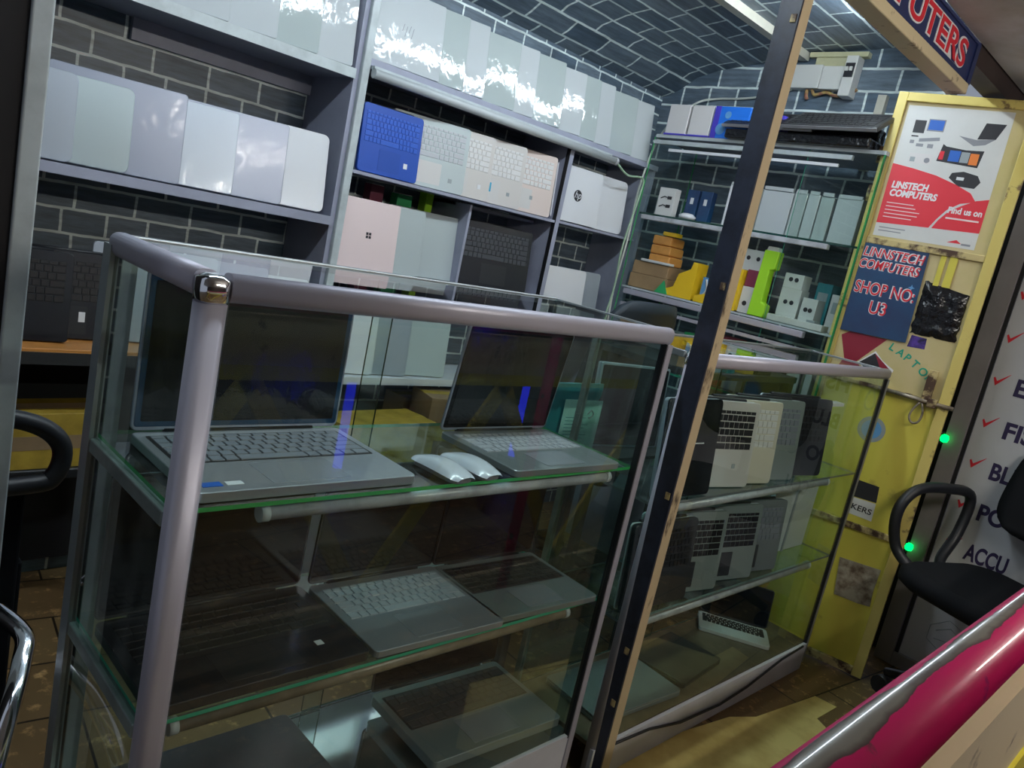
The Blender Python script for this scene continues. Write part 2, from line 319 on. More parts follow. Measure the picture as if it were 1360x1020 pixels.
# the loose yellow sheet laid over the brown floor
mb = MB().plate([(1.35, .83), (1.75, .835), (1.98, .80), (2.06, .76), (2.36, .72), (2.37, .655), (2.24, .66), (2.15, .50), (1.4, .42), (1.2, .6)][::-1], .0005, .003)
tag(mb.build('floor_sheet', mat('yellow_vinyl', (.86, .70, .26), .45, col2=(.66, .48, .15), vscale=7)), 'torn yellow vinyl sheet lying over the brown floor in front of the glass cases', 'floor sheet')
mb = MB().box(-.25, 3.1, 2.2, 2.3, 0, 2.2); w = struct('wall_back', mb, 'brick'); uvquad(w.data, lambda c, n: (c.x + .03, c.z))
mb = MB().box(2.86, 2.96, 1.05, 2.25, 0, 2.2); w = struct('wall_right', mb, 'brick'); uvquad(w.data, lambda c, n: ((c.y + .05) * .80, c.z * .80 + .012))
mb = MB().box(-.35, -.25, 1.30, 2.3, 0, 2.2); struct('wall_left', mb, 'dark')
prof = [(2.22, 1.865), (2.17, 1.882), (2.12, 1.905), (2.05, 1.955), (1.95, 1.985), (1.80, 2.008), (1.60, 2.045), (1.14, 2.073), (.84, 2.09)]
arc = [0]
for a, b_ in zip(prof, prof[1:]): arc.append(arc[-1] + math.hypot(a[0] - b_[0], a[1] - b_[1]))
mb = MB(); n = len(prof); vs = []
for X_ in (-.3, 3.1): vs += [(X_, y, z) for y, z in prof]
for X_ in (-.3, 3.1): vs += [(X_, y, z + .06) for y, z in prof]
fs = [(i, i + 1, n + i + 1, n + i) for i in range(n - 1)] + [(2 * n + i + 1, 2 * n + i, 3 * n + i, 3 * n + i + 1) for i in range(n - 1)]
mb.add(vs, fs, 0, True)
w = struct('ceiling', mb, 'brick'); l = w.data.uv_layers.new(name='UVMap')
for p in w.data.polygons:
    for li in p.loop_indices:
        vi = w.data.loops[li].vertex_index; l.data[li].uv = (w.data.vertices[vi].co.x * .75, arc[vi % n] * .75)
mb = MB().box(.15, 2.85, 1.565, 1.600, 2.018, 2.052); struct('trim_1', mb, 'trim')       # ivory trunking along the ceiling
mb = MB().box(2.835, 2.86, 1.232, 1.262, 1.64, 1.90); struct('trim_2', mb, 'trim')        # upright trunking on the right wall
# neighbouring / corridor structure
mb = MB().box(-3, 4.2, -2.2, .795, 1.897, 1.95); struct('ceiling_corridor', mb, 'soffit')
mb = MB().box(2.96, 4.2, .72, .80, 0, 2.0); struct('wall_neighbour', mb, 'dark')
mb = MB().box(2.312, 3.1, .80, .86, 1.848, 1.95); struct('trim_3', mb, 'dark_b')
mb = MB().box(-3, 5.2, -2.3, -2.2, 0, 2.35); struct('wall_corridor', mb, 'dark_b')
# shop front post at the far left
t = thing('door_post', 'pale grey upright door post at the far left of the shopfront', 'post', (.29, 1.29, 0))
MB().box(.279, .306, 1.255, 1.295, 0, 2.1).build('post_face', 'panel_w', t, bevel=.003)
MB().box(.10, .279, 1.262, 1.29, 0, 2.1).build('dark_panel', 'dark', t)
# slender pole
t = thing('shopfront_pole', 'scuffed cream steel pole with black rubber side standing between the two glass cases', 'pole', (1.33, .79, 0))
def taper(xa, xb, ya, yb, yc):
    vs = [(xa, ya, 0), (xb, ya, 0), (xb, yb, 0), (xa, yb, 0), (xa, ya, .85), (xb, ya, .85), (xb, yc, .85), (xa, yc, .85), (xa, ya, 2.1), (xb, ya, 2.1), (xb, yc, 2.1), (xa, yc, 2.1)]
    return MB().add(vs, [(3, 2, 1, 0), (8, 9, 10, 11)] + [(4 * r + i, 4 * r + (i + 1) % 4, 4 * r + 4 + (i + 1) % 4, 4 * r + 4 + i) for r in (0, 1) for i in range(4)])
taper(1.322, 1.352, .764, .780, .804).build('pole_post', 'pole', t)
taper(1.3165, 1.322, .764, .781, .806).build('rubber_edge', mat('blue_black_paint', (.022, .028, .05), .4, var=.5, vscale=30), t)
for z in (.26, .38, .72, 1.14, 1.62): MB().box(1.3145, 1.3165, .768, .778, z, z + .014).build('hinge_tab', 'rust', t)

# ------------------------------------------------------------------ display cases
def post_prof(cx, cy, s, r): return [(x, y) for x, y in rrect(s, s, r, cx, cy, 5)]
def shelf_tube(x0, x1, y, z, r, m, t, cap='sticker_g'):
    tb = MB().tube([(x0, y, z), (x1, y, z)], r, 14).build('shelf_tube', m, t)
    MB().tube([(x0 - .008, y, z), (x0 + .004, y, z)], r * 1.12, 14).tube([(x1 - .004, y, z), (x1 + .008, y, z)], r * 1.12, 14).build('end_cap', 'batten', tb)
# case one
x0, x1, y0, y1, zt = .367, 1.292, .829, 1.158, 1.047
t = thing('display_case', 'tall glass display case with rounded aluminium frame at the left front, nearest the viewer', 'display case', ((x0 + x1) / 2, (y0 + y1) / 2, 0), group=None)
s = .034
MB().plate(post_prof(x0 + s / 2, y0 + s / 2, s, .012), 0, zt - s, smooth=True).build('front_post', 'alu', t)
MB().plate(rrect(.030, .033, .012, y0 + .0165, zt - .0155), x0 + s, x1 - .004, M=Matrix(((0, 0, 1, 0), (1, 0, 0, 0), (0, 1, 0, 0), (0, 0, 0, 1))), smooth=True).build('top_rail', 'alu', t)
MB().plate(rrect(.031, .033, .012, x0 + .0165, zt - .0155), -(y1 - .016), -(y0 + s), M=Matrix(((1, 0, 0, 0), (0, 0, -1, 0), (0, 1, 0, 0), (0, 0, 0, 1))), smooth=True).build('top_rail', 'alu', t)
MB().box(x0 + .03, x1, y1 - .014, y1, zt - .016, zt - .002).box(x1 - .010, x1, y0 + .03, y1 - .014, zt - .014, zt - .003).build('back_rail', 'alu_thin', t, bevel=.002)
MB().plate(post_prof(x0 + s / 2, y0 + s / 2, s + .0015, .013), zt - s - .003, zt - .001, smooth=True, bev=.008).build('corner_cap', 'chrome', t)
MB().box(x1 - .017, x1, y0, y0 + .014, 0, zt - .03).build('front_post', 'alu', t, bevel=.002)
MB().box(x1 - .020, x1 - .017, y0 + .002, y0 + .016, .16, zt - .03).build('door_seal', 'rubber', t)
MB().box(x0, x0 + .012, y1 - .030, y1, 0, zt - .016).build('back_post', 'alu_thin', t)
MB().box(x0 + .017, x0 + .040, y1 - .022, y1, 0, zt - .016).box(x0 + .012, x0 + .017, y1 - .026, y1 - .002, 0, zt - .02, mi=1).build('back_post', ['alu_dark', 'rubber'], t)
MB().box(x1 - .012, x1, y1 - .014, y1, 0, zt - .016).build('back_post', 'alu_thin', t)
MB().box(x0 + s, x1 - .018, y0 + .006, y0 + .010, .165, zt - .03).build('front_glass', 'glass', t)
MB().box(x0 + .006, x0 + .010, y0 + s, y1 - .03, .165, zt - .03).build('side_glass', 'glass_old', t)
MB().box(x1 - .008, x1 - .004, y0 + .016, y1 - .014, .165, zt - .014).build('side_glass', 'glass_old', t)
MB().box(x0 + .03, x1 - .01, y0 + .03, y1 - .014, zt - .010, zt - .005, edge=1).build('top_glass', ['glass', 'edge'], t)
for xa, xb, yy in ((x0 + .04, .86, y1 - .010), (.82, x1 - .014, y1 - .005)):
    g = MB().box(xa, xb, yy - .004, yy, .165, zt - .016, edge=1).build('sliding_glass', ['glass', 'edge_d'], t)
for z, et, dm, xs, xe in ((.7645, 'edge_b', 'diff', .50, 1.215), (.4785, 'edge', 'diff_b', .42, 1.19)):
    MB().box(x0 + .012, x1 - .012, y0 + .016, y1 - .02, z - .006, z, edge=1).build('glass_shelf', ['shelf_glass', et], t)
    shelf_tube(xs, xe, y0 + .030, z - .022, .0105, dm, t)
    MB().box(x0 + .002, x0 + .016, y0 + s, y1 - .022, z - .028, z - .008).build('shelf_bracket', 'alu_dark', t, bevel=.002)
    MB().box(x1 - .016, x1 - .010, y0 + .02, y1 - .022, z - .022, z - .008).build('shelf_bracket', 'alu_thin', t)
MB().box(x0 + .005, x1 - .017, y0 + .003, y0 + .012, 0, .165).build('base_panel', 'white', t)
MB().box(x0 + .005, x0 + .012, y0 + .03, y1 - .02, 0, .165).build('base_panel', 'white', t)
MB().box(x0 + .012, x1 - .004, y0 + .014, y1 - .004, .150, .162).build('base_deck', 'mirror', t)
# case two
x0, x1, y0, y1, zt = 1.383, 2.497, .829, 1.10, 1.006
t = thing('display_case', 'lower wide glass display case between the scuffed pole and the yellow door', 'display case', ((x0 + x1) / 2, (y0 + y1) / 2, 0))
MB().plate(rrect(.030, .032, .012, y0 + .016, zt - .016), x0 + .028, x1 - .002, M=Matrix(((0, 0, 1, 0), (1, 0, 0, 0), (0, 1, 0, 0), (0, 0, 0, 1))), smooth=True).build('top_rail', 'alu', t)
MB().plate(post_prof(x0 + .014, y0 + .014, .028, .011), 0, zt - .03, smooth=True).build('front_post', 'alu', t)
MB().lathe([(.002, -.017), (.013, -.016), (.0165, -.008), (.017, .0), (.016, .008), (.011, .0145), (.003, .0165)], 20, M=T((x0 + .015, y0 + .015, zt - .016))).build('corner_cap', 'chrome', t)
MB().box(x1 - .014, x1, y0, y0 + .014, .02, zt - .03).build('front_post', 'alu_thin', t, bevel=.002)
MB().box(x1 - .018, x1 - .014, y0 + .001, y0 + .013, .08, zt - .03).build('door_seal', 'rubber', t)
MB().box(x0, x1, y1 - .014, y1, zt - .016, zt - .002).box(x0, x0 + .012, y0 + .03, y1 - .014, zt - .016, zt - .002).box(x1 - .012, x1, y0 + .03, y1 - .014, zt - .016, zt - .002).build('back_rail', 'alu_thin', t, bevel=.002)
for xx in (x0, x1 - .014): MB().box(xx, xx + .014, y1 - .014, y1, 0, zt - .016).build('back_post', 'alu_dark', t)
MB().box(x0 + .028, x1 - .016, y0 + .005, y0 + .009, .10, zt - .03).build('front_glass', 'glass', t)
MB().box(x1 - .008, x1 - .004, y0 + .015, y1 - .014, .10, zt - .016).build('side_glass', 'glass_old', t)
MB().box(x0 + .004, x0 + .008, y0 + .03, y1 - .014, .10, zt - .016).build('side_glass', 'glass_old', t)
MB().box(x0 + .012, x1 - .012, y0 + .03, y1 - .014, zt - .010, zt - .005, edge=1).build('top_glass', ['glass', 'edge'], t)
for xa, xb, yy in ((x0 + .014, 1.96, y1 - .010), (1.92, x1 - .014, y1 - .005)):
    MB().box(xa, xb, yy - .004, yy, .10, zt - .016, edge=1).build('sliding_glass', ['glass', 'edge_d'], t)
for z, xs, xe in ((.672, 1.47, 2.30), (.395, 1.47, 2.35)):
    MB().box(x0 + .010, x1 - .012, y0 + .014, y1 - .02, z - .006, z, edge=1).build('glass_shelf', ['shelf_glass', 'alu_thin'], t)
    shelf_tube(xs, xe, y0 + .026, z - .020, .0115, 'diff', t)
MB().box(x0, x1 - .014, y0, y0 + .010, 0, .09).build('base_panel', 'white', t)
MB().box(x0 + .01, x1 - .004, y0 + .012, y1 - .004, .082, .092).build('base_deck', mat('grimy_brown_deck', (.16, .125, .085), .4, var=.5, vscale=10), t)
mb = MB()
pts = [(x0 + .03, y0 - .003, .088), (1.60, y0 - .003, .075), (1.75, y0 - .004, .045), (1.95, y0 - .005, .035), (2.1, y0 - .004, .045), (2.3, y0 - .004, .082), (x1 - .05, y0 - .003, .090)]
mb.tube(pts, .0035, 8).build('rubber_strip', 'rubber', t)

# ------------------------------------------------------------------ laptops
_cache = {}
def cached(key, fn, mats):
    k = (key, mats if isinstance(mats, str) else tuple(mats))
    if k not in _cache: _cache[k] = fn().mesh(key[0], mats)
    return _cache[k]
def part(name, me, parent, M=None):
    o = bpy.data.objects.new(name, me); C.objects.link(o); o.parent = parent
    if M is not None: o.matrix_local = M
    return o
def keys_mb(w, y0, y1, t):
    mb = MB(); kw = w * .90; h = y1 - y0; rows = [[1] * 14, [1] * 13 + [1.7], [1.5] + [1] * 12 + [1.2], [1.8] + [1] * 11 + [1.9], [2.3] + [1] * 10 + [2.4], [1.2, 1, 1, 1, 5.2, 1, 1, 1, 1, 1.3]]
    hs = [.6, 1, 1, 1, 1, 1]; tot = sum(hs); y = y1
    for r, hh in zip(rows, hs):
        rh = h * hh / tot; x = -kw / 2; sc_ = kw / sum(r)
        for k in r:
            a, b_ = x + .0013, x + k * sc_ - .0013; c, d = y - rh + .0013, y - .0013; x += k * sc_
            vs = [(a, c, t), (b_, c, t), (b_, d, t), (a, d, t), (a + .0006, c + .0006, t + .0016), (b_ - .0006, c + .0006, t + .0016), (b_ - .0006, d - .0006, t + .0016), (a + .0006, d - .0006, t + .0016)]
            mb.add(vs, [(4, 5, 6, 7), (0, 1, 5, 4), (1, 2, 6, 5), (2, 3, 7, 6), (3, 0, 4, 7)])
        y -= rh
    return mb
def lid_logo(kind, lid, w, d, tl, ink):
    z = tl + .0002
    def lg(mb, me=None): mb.build('logo', ink, lid, world=False)
    cy = -d / 2
    if kind == 'squares':
        mb = MB()
        for a in (-.0085, .0012):
            for b_ in (-.0085, .0012): mb.box(a, a + .0078, cy + b_, cy + b_ + .0078, z, z + .0004)
        lg(mb)
    elif kind == 'slashes':
        mb = MB()
        for i, (a, hh) in enumerate(((-.018, .022), (-.008, .030), (.004, .022), (.014, .030))):
            o = .005 if i % 2 == 0 else -.003
            mb.add([(a, cy - hh / 2 + o, z), (a + .0022, cy - hh / 2 + o, z), (a + .009, cy + hh / 2 + o, z), (a + .0068, cy + hh / 2 + o, z)], [(0, 1, 2, 3)])
        lg(mb)
    elif kind == 'disc':
        mb = MB().lathe([(.021, 0), (.021, .0005)], 28, M=T((0, cy, z)))
        o = mb.build('logo', ink, lid, world=False)
        text('hp', .036, T((-.0185, cy - .009, z + .0006)), 'white_l', o, ext=.0002, shear=.3, name='logo_letters')
def laptop(label, M, w=.31, d=.212, t=.012, ang=0, base='base_s', lid='silver', keys='key_k', pad='pad', screen='screen', bezel=None, logo=None, ink='ink_g', group=None, kb=True, well=None, stickers=(), rad=.010, tl=.005, name='laptop', screen_label=None):
    root = thing(name, label, 'laptop', M=M, group=group)
    if not kb and t == .012: t = .010
    part('base', cached(('base', w, d, t, rad), lambda: MB().plate(rrect(w, d, rad, 0, d / 2), 0, t, smooth=False, bev=.0012), base), root)
    if kb:
        ky0, ky1 = d * .44, d * .90
        if well: part('keyboard_well', cached(('keyboard_well', w, d, t), lambda: MB().plate(rrect(w * .92, ky1 - ky0 + .006, .003, 0, (ky0 + ky1) / 2), t, t + .0004), well), root)
        part('keyboard', cached(('keyboard', w, d, t), lambda: keys_mb(w, ky0, ky1, t), keys), root)
        part('touchpad', cached(('touchpad', w, d, t), lambda: MB().plate(rrect(w * .36, d * .32, .003, 0, d * .22), t, t + .0005), pad), root)
        for (sx_, sy_, sw_, sh_, sm_) in stickers:
            MB().box(sx_ * w / 2 - sw_ / 2, sx_ * w / 2 + sw_ / 2, sy_ * d - sh_ / 2, sy_ * d + sh_ / 2, t + .0002, t + .0009).build('sticker', sm_, root, world=False)
    LM = T((0, d, t + .0015)) @ R(-ang, 'X') if ang < 180 else T((0, d, -.0015)) @ R(-ang, 'X') @ T((0, 0, -tl))
    lo = part('lid', cached(('lid', w, d, tl, rad), lambda: MB().plate(rrect(w, d, rad, 0, -d / 2), 0, tl, bev=.0012), lid), root, LM)
    if kb and ang > 10:
        part('screen', cached(('screen', w, d), lambda: MB().plate(rrect(w - .008, d - .010, .004, 0, -d / 2 - .001), -.0008, -.0001), bezel or 'screen'), lo)
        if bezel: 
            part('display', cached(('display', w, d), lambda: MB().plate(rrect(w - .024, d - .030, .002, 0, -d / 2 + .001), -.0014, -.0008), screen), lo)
        part('hinge', cached(('hinge', w), lambda: MB().tube([(-w * .36, .0015, .001), (w * .36, .0015, .001)], .0042, 10), 'blk'), lo)
    if logo: lid_logo(logo, lo, w, d, tl, ink)
    return root
def standing(x, y, z, yaw, lean=9, flip=False):
    """stood on its long front edge, top face turned to the viewer and leaning back"""
    m = T((x, y, z)) @ R(yaw, 'Z') @ R(90 - lean, 'X')
    return m
ORD = ['first', 'second', 'third', 'fourth', 'fifth', 'sixth', 'seventh', 'eighth', 'ninth', 'tenth', 'eleventh', 'twelfth']
# row of six silver lids on the left shelf
spec = [(.542, 'silver', .192, 'rounded pale silver'), (.660, 'silver_g', .192, 'rounded greenish silver'), (.778, 'silver_d', .212, 'plain deeper grey'), (.911, 'silver', .203, 'plain sky silver'), (1.048, 'silver_d', .208, 'plain bluish grey'), (1.174, 'white_l', .212, 'whitish')]
for i, (xr, m_, h_, ad_) in enumerate(spec):
    w = .27 if i == 0 else .29; yaw = 9.5; sn = math.sin(math.radians(yaw))
    laptop('%s closed laptop, %s of six on the left middle shelf' % (ad_, ORD[i]), standing(xr - w / 2 * math.cos(math.radians(yaw)), 1.985 + w / 2 * sn, 1.103, -yaw - (0, 2, -1, 1.5, -.5, 2)[i], (6, 9, 4, 8, 5, 10)[i]), w=w, d=h_, lid=m_, base='base_s', kb=False, group='laptops standing on the left middle shelf', rad=.016 if i in (0, 1, 5) else .008)
# top left row, cut by the picture's upper edge
spec = [(.848, 'wrap'), (.972, 'wrap'), (1.090, 'wrap_g'), (1.195, 'wrap')]
for i, (xr, m_) in enumerate(spec):
    w = .29; yaw = 9.5
    laptop('%s film wrapped laptop lid, %s from the left on the top left shelf' % ('pale' if m_ == 'wrap' else 'greenish grey', ORD[i]), standing(xr - w / 2, 1.985 + w / 2 * .165, 1.503, -yaw, 7), w=w, d=.21, lid=m_, kb=False, rad=.006, group='laptops on the top left shelf')
# top right row of eleven wrapped lids
xs_ = [1.487, 1.584, 1.670, 1.806, 1.897, 2.034, 2.143, 2.228, 2.316, 2.453, 2.563]
for i, xr in enumerate(xs_):
    w = .252 if i == 0 else .29; yaw = 4 if i == 0 else 12; c_ = math.cos(math.radians(yaw)); sn = math.sin(math.radians(yaw))
    extra = 'with slanted strokes, ' if i == 0 else ''
    laptop('film wrapped pale laptop %s%s of eleven on the top right shelf' % (extra, ORD[i]), standing(xr - w / 2 * c_, 1.985 + w / 2 * sn, 1.545, -yaw, 8 + (i % 3)), w=w, d=.215 + (i % 3) * .004, lid=['wrap', 'wrap_g', 'wrap', 'wrap_g'][i % 4], kb=False, logo='slashes' if i == 0 else None, rad=.005, group='wrapped laptops on the top right shelf')
# second row: decks facing out
spec = [(1.467, .205, .19, 'base_b', 'key_b', 'pad_b', 'blue', (( .55, .22, .013, .015, 'sticker'),)), (1.655, .27, .205, 'steel', 'key_s', 'pad_w', 'silver', ((.62, .17, .013, .013, 'sticker_g'),)), (1.766, .27, .205, 'base_w', 'key_w', 'pad_w', 'white, mostly hidden', ((.7, .2, .012, .014, 'sticker'),)), (1.914, .28, .208, 'base_w', 'key_w', 'pad_w', 'white with a blue sticker', ((.05, .25, .020, .030, 'sticker_t'), (.62, .2, .012, .012, 'sticker_g'))), (2.070, .28, .21, 'base_r', 'key_w', 'pad_w', 'rose tinted', ((.35, .25, .012, .013, 'sticker_g'),))]
for i, (xr, w, d, bm, km, pm, ad_, st) in enumerate(spec):
    yaw = 3 if i == 0 else 11; c_ = math.cos(math.radians(yaw)); sn = math.sin(math.radians(yaw))
    laptop('%s laptop, keyboard facing out, %s on the second right shelf' % (ad_, ORD[i]), standing(xr - w / 2 * c_, 1.975 + w / 2 * sn, 1.243, -yaw, 5), w=w, d=d, base=bm, keys=km, pad=pm, lid='silver', ang=358, stickers=st, group='laptops with keyboards facing out on the second right shelf')
# white lids with a round logo
laptop('glossy white laptop lid with a round dark logo on the right', standing(2.215, 1.99, 1.247, -3, 5), w=.25, d=.20, lid='white_l', kb=False, logo='disc', ink='ink', rad=.015)
laptop('glossy white rounded laptop lid tucked behind the one with the round logo', standing(2.405, 2.018, 1.247, -3, 5), w=.25, d=.205, lid='white_l', kb=False, rad=.02)
# third row
laptop('blush pink laptop lid with a four square logo', standing(1.342, 1.985, .963, -2, 5), w=.205, d=.205, lid='pink', kb=False, logo='squares', ink='ink', rad=.006)
laptop('plain pale grey laptop lid between the blush pink one and its twin', standing(1.425, 2.010, .963, -2, 5), w=.27, d=.205, lid='steel', kb=False, rad=.006, group='plain grey lids beside the pink lid')
laptop('plain pale grey laptop lid beside the dark keyboard in plastic', standing(1.585, 2.035, .963, -2, 5), w=.28, d=.208, lid='steel', kb=False, rad=.006, group='plain grey lids beside the pink lid')
laptop('dark laptop keyboard wrapped in shiny plastic inside the grey cubby', standing(1.875, 1.99, .963, -6, 6), w=.31, d=.215, base='base_k', keys='key_d', pad='pad_k', lid='base_k', ang=358)
# fourth row at the right
laptop('plain silver laptop lid low behind the black chair, left of two', standing(2.235, 1.985, .868, -4, 5), w=.25, d=.212, lid='white_l', kb=False, rad=.012)
laptop('plain silver laptop lid low behind the black chair, right of two', standing(2.36, 2.015, .868, -4, 5), w=.25, d=.212, lid='silver', kb=False, rad=.012)
# lower left row of lids (seen through the case top)
for i, (xr, m_, h_) in enumerate(((.910, 'silver', .235), (1.053, 'silver_d', .228), (1.180, 'white_l', .210))):
    laptop('%s closed laptop on the orange desk, %s from left behind the case rail' % (['pale silver', 'lilac grey', 'whitish'][i], ORD[i]), standing(xr - .145, 1.985 + .024, .700, -9.5, 5), w=.29, d=h_, lid=m_, kb=False, group='lids on the orange desk')
# lids low in the right bay, seen through the front case
for i, (xr, m_) in enumerate(((1.39, 'white_l'), (1.578, 'silver'), (1.742, 'steel'))):
    laptop('%s closed laptop on the lowest right shelf, %s from the left' % (['white', 'bluish silver', 'pale grey'][i], ORD[i]), standing(xr - .13 if i else 1.345, 1.985 + .02, .640, -8, 5), w=.20 if i == 0 else .25, d=.205, lid=m_, kb=False, group='lids on the lowest right shelf')
# dark laptops on the desk at left
laptop('black laptop with keyboard facing out on the orange desk beside the door post', standing(.425, 1.975, .700, -3, 5), w=.285, d=.205, base='base_k', keys='key_k', pad='pad_k', lid='base_k', ang=358, stickers=((.3, .28, .010, .012, 'sticker'),))
laptop('black laptop with a white label, keyboard out, standing behind the case post', standing(.565, 2.012, .700, -3, 5), w=.285, d=.205, base='base_k', keys='key_k', pad='pad_k', lid='base_k', ang=358, stickers=((.28, .26, .014, .024, 'sticker'),))
laptop('blue black laptop standing at the desk seen through the side glass', standing(.74, 2.045, .700, -3, 5), w=.27, d=.20, base='base_k', keys='key_k', pad='pad_k', lid='base_k', ang=358, stickers=((.2, .3, .016, .02, 'letter'),))
# ---- in case one, middle shelf
z = .765
laptop('large open silver laptop on the middle shelf of the near case, front left', T((.573, .855, z)) @ R(0, 'Z'), w=.335, d=.232, t=.014, ang=91, base='base_s', lid='silver_d', keys='key_g', well='key_k', screen='screen_m', bezel='blue_reflection', stickers=((-.84, .10, .026, .014, 'sticker_b'), (-.66, .10, .022, .012, 'sticker')))
laptop('open grey laptop in cloudy film, right of the two white mice', T((1.085, .840, z)) @ R(-1, 'Z'), w=.285, d=.212, t=.012, ang=83, base='base_f', lid='silver_d', keys='key_m', screen='screen_m', bezel='screen')
# ---- low shelf
z = .479
laptop('wide black laptop lying open at the left of the low shelf, small white sticker', T((.550, .850, z)), w=.33, d=.225, t=.016, ang=89, base='base_k', lid='base_k', keys='key_k', pad='pad_k', screen='screen', stickers=((.62, .23, .012, .012, 'sticker'),))
laptop('silver laptop with pale keys lying open in the middle of the low shelf', T((.860, .843, z)) @ R(-2, 'Z'), w=.275, d=.225, t=.012, ang=87, base='base_s', lid='base_k', keys='key_m', screen='screen')
laptop('grey laptop with black keys open at the right of the low shelf', T((1.125, .842, z)) @ R(-3, 'Z'), w=.27, d=.21, t=.012, ang=87, base='base_f', lid='blk', keys='key_k', well='pad_k', screen='screen')
# ---- bottom of case one
z = .162
laptop('big grey laptop with dark keys in the bottom of the near case', T((1.095, .86, z + .02)) @ R(-3, 'Z'), w=.335, d=.225, t=.02, ang=92, base='base_f', lid='base_k', keys='key_d', well='pad_k', screen='screen')
laptop('black case lying flat in the bottom left of the near case', T((.60, .90, z)), w=.33, d=.22, t=.03, ang=0, base='base_k', lid='base_k', kb=False)
# mice
def mouse(label, x, y, z, rz):
    t = thing('computer_mouse', label, 'computer mouse', M=T((x, y, z)) @ R(rz, 'Z'), group='white mice between the open laptops')
    vs = []; nx, ny = 10, 18; L_, W_ = .113, .057
    for j in range(ny + 1):
        v = j / ny; yy = (v - .5) * L_; wv = W_ / 2 * (1 - abs(2 * v - 1) ** 3.2 * .22) * (1 if 0 < j < ny else .86)
        hz = .007 + .0145 * math.sin(PI * min(1, max(0, .06 + .88 * v))) ** .9
        for i in range(nx + 1):
            u_ = 2 * i / nx - 1; vs.append((u_ * wv, yy, .004 + (hz - .004) * (1 - abs(u_) ** 4 * .75)))
    fs = [(j * (nx + 1) + i, j * (nx + 1) + i + 1, (j + 1) * (nx + 1) + i + 1, (j + 1) * (nx + 1) + i) for j in range(ny) for i in range(nx)]
    MB().add(vs, fs, 0, True).build('shell', 'mouse', t, world=False)
    MB().plate(rrect(W_ * .86, L_ * .92, .016, 0, 0), .0, .0065).build('base', 'mouse_b', t, world=False)
mouse('white low profile computer mouse nearer the big silver laptop', .823, .893, .765, 4)
mouse('white low profile computer mouse nearer the filmed grey laptop', .886, .895, .765, 4)
# ---- case two, middle shelf row
z = .673
rows2 = [(1.620, .205, .222, 'base_k', None, 'tablet like laptop with a glossy black screen facing out'),
         (1.812, .29, .212, 'base_w', 'key_k', 'white laptop with black keys facing out'),
         (1.935, .30, .214, 'base_c', 'key_w', 'cream laptop with pale keys under plastic film'),
         (2.065, .31, .217, 'base_gg', 'key_g', 'greenish grey laptop in film'),
         (2.245, .31, .222, 'base_k', 'key_k', 'black keyed dark laptop in film, the farthest right')]
for i, (xr, w, d, bm, km, ad_) in enumerate(rows2):
    yaw = 3 if i == 0 else 11; c_ = math.cos(math.radians(yaw)); sn = math.sin(math.radians(yaw))
    M_ = standing(xr - w / 2 * c_, .866 + w / 2 * sn, z, -yaw, 6)
    lab = ad_ + ', middle shelf, wide case'
    if km is None:
        r_ = laptop(lab, M_, w=w, d=d, base='silver', lid='screen', kb=False)
        MB().box(-.06, .05, .12, .123, .0166, .0169).build('pale_bar', 'white_l', r_, world=False)  # thin pale bar across the dark screen
    else:
        laptop(lab, M_, w=w, d=d, base=bm, keys=km, pad={'base_w': 'pad_w', 'base_c': 'pad_w'}.get(bm, 'pad_k'), lid='white_l' if i < 4 else 'silver', ang=358, stickers=((.55, .25, .012, .012, 'sticker_g'),) if i == 1 else ())
# low shelf of case two
z = .396
for i, (xr, bm, km, ad_) in enumerate(((1.655, 'base_k', 'key_k', 'black laptop in crumpled film'), (1.80, 'base_gg', 'key_k', 'black keyed grey laptop, left of the pair'), (1.985, 'base_gg', 'key_k', 'black keyed grey laptop, right of the pair'), (2.13, 'base_f', 'key_g', 'dull dark green laptop'))):
    w = .235 if i == 0 else .29; yaw = 4 if i == 0 else 11; c_ = math.cos(math.radians(yaw)); sn = math.sin(math.radians(yaw))
    laptop(ad_ + ' on the low shelf of the wide case', standing(xr - w / 2 * c_, .868 + w / 2 * sn, z, -yaw, 5), w=w, d=.205, base=bm, keys=km, pad='pad_k', lid='steel' if i < 3 else 'base_f', ang=358)
# bubble wrapped boards at the right of the low shelf
t = thing('wrapped_board', 'whitish bubble wrapped board upright at the right end of the low shelf', 'wrapped board', (2.33, .93, .396))
MB().box(2.16, 2.455, .925, .94, .396, .60).build('board', 'sheetw', t, bevel=.003)
MB().box(2.30, 2.31, .921, .925, .396, .598).build('tape_strip', 'sticker_g', t)
# pouch
t = thing('film_pouch', 'cloudy green plastic pouch upright at the right end of the middle shelf', 'pouch', (2.36, .93, .673))
MB().plate(rrect(.20, .19, .02, 2.365, .770), -.945, -.925, M=Matrix(((1, 0, 0, 0), (0, 0, 1, 0), (0, 1, 0, 0), (0, 0, 0, 1))) @ Matrix.Diagonal((1, 1, 1, 1))).build('pouch_body', 'pouch', t)
MB().box(2.28, 2.45, .922, .95, .862, .872).build('zip_edge', 'white_l', t)
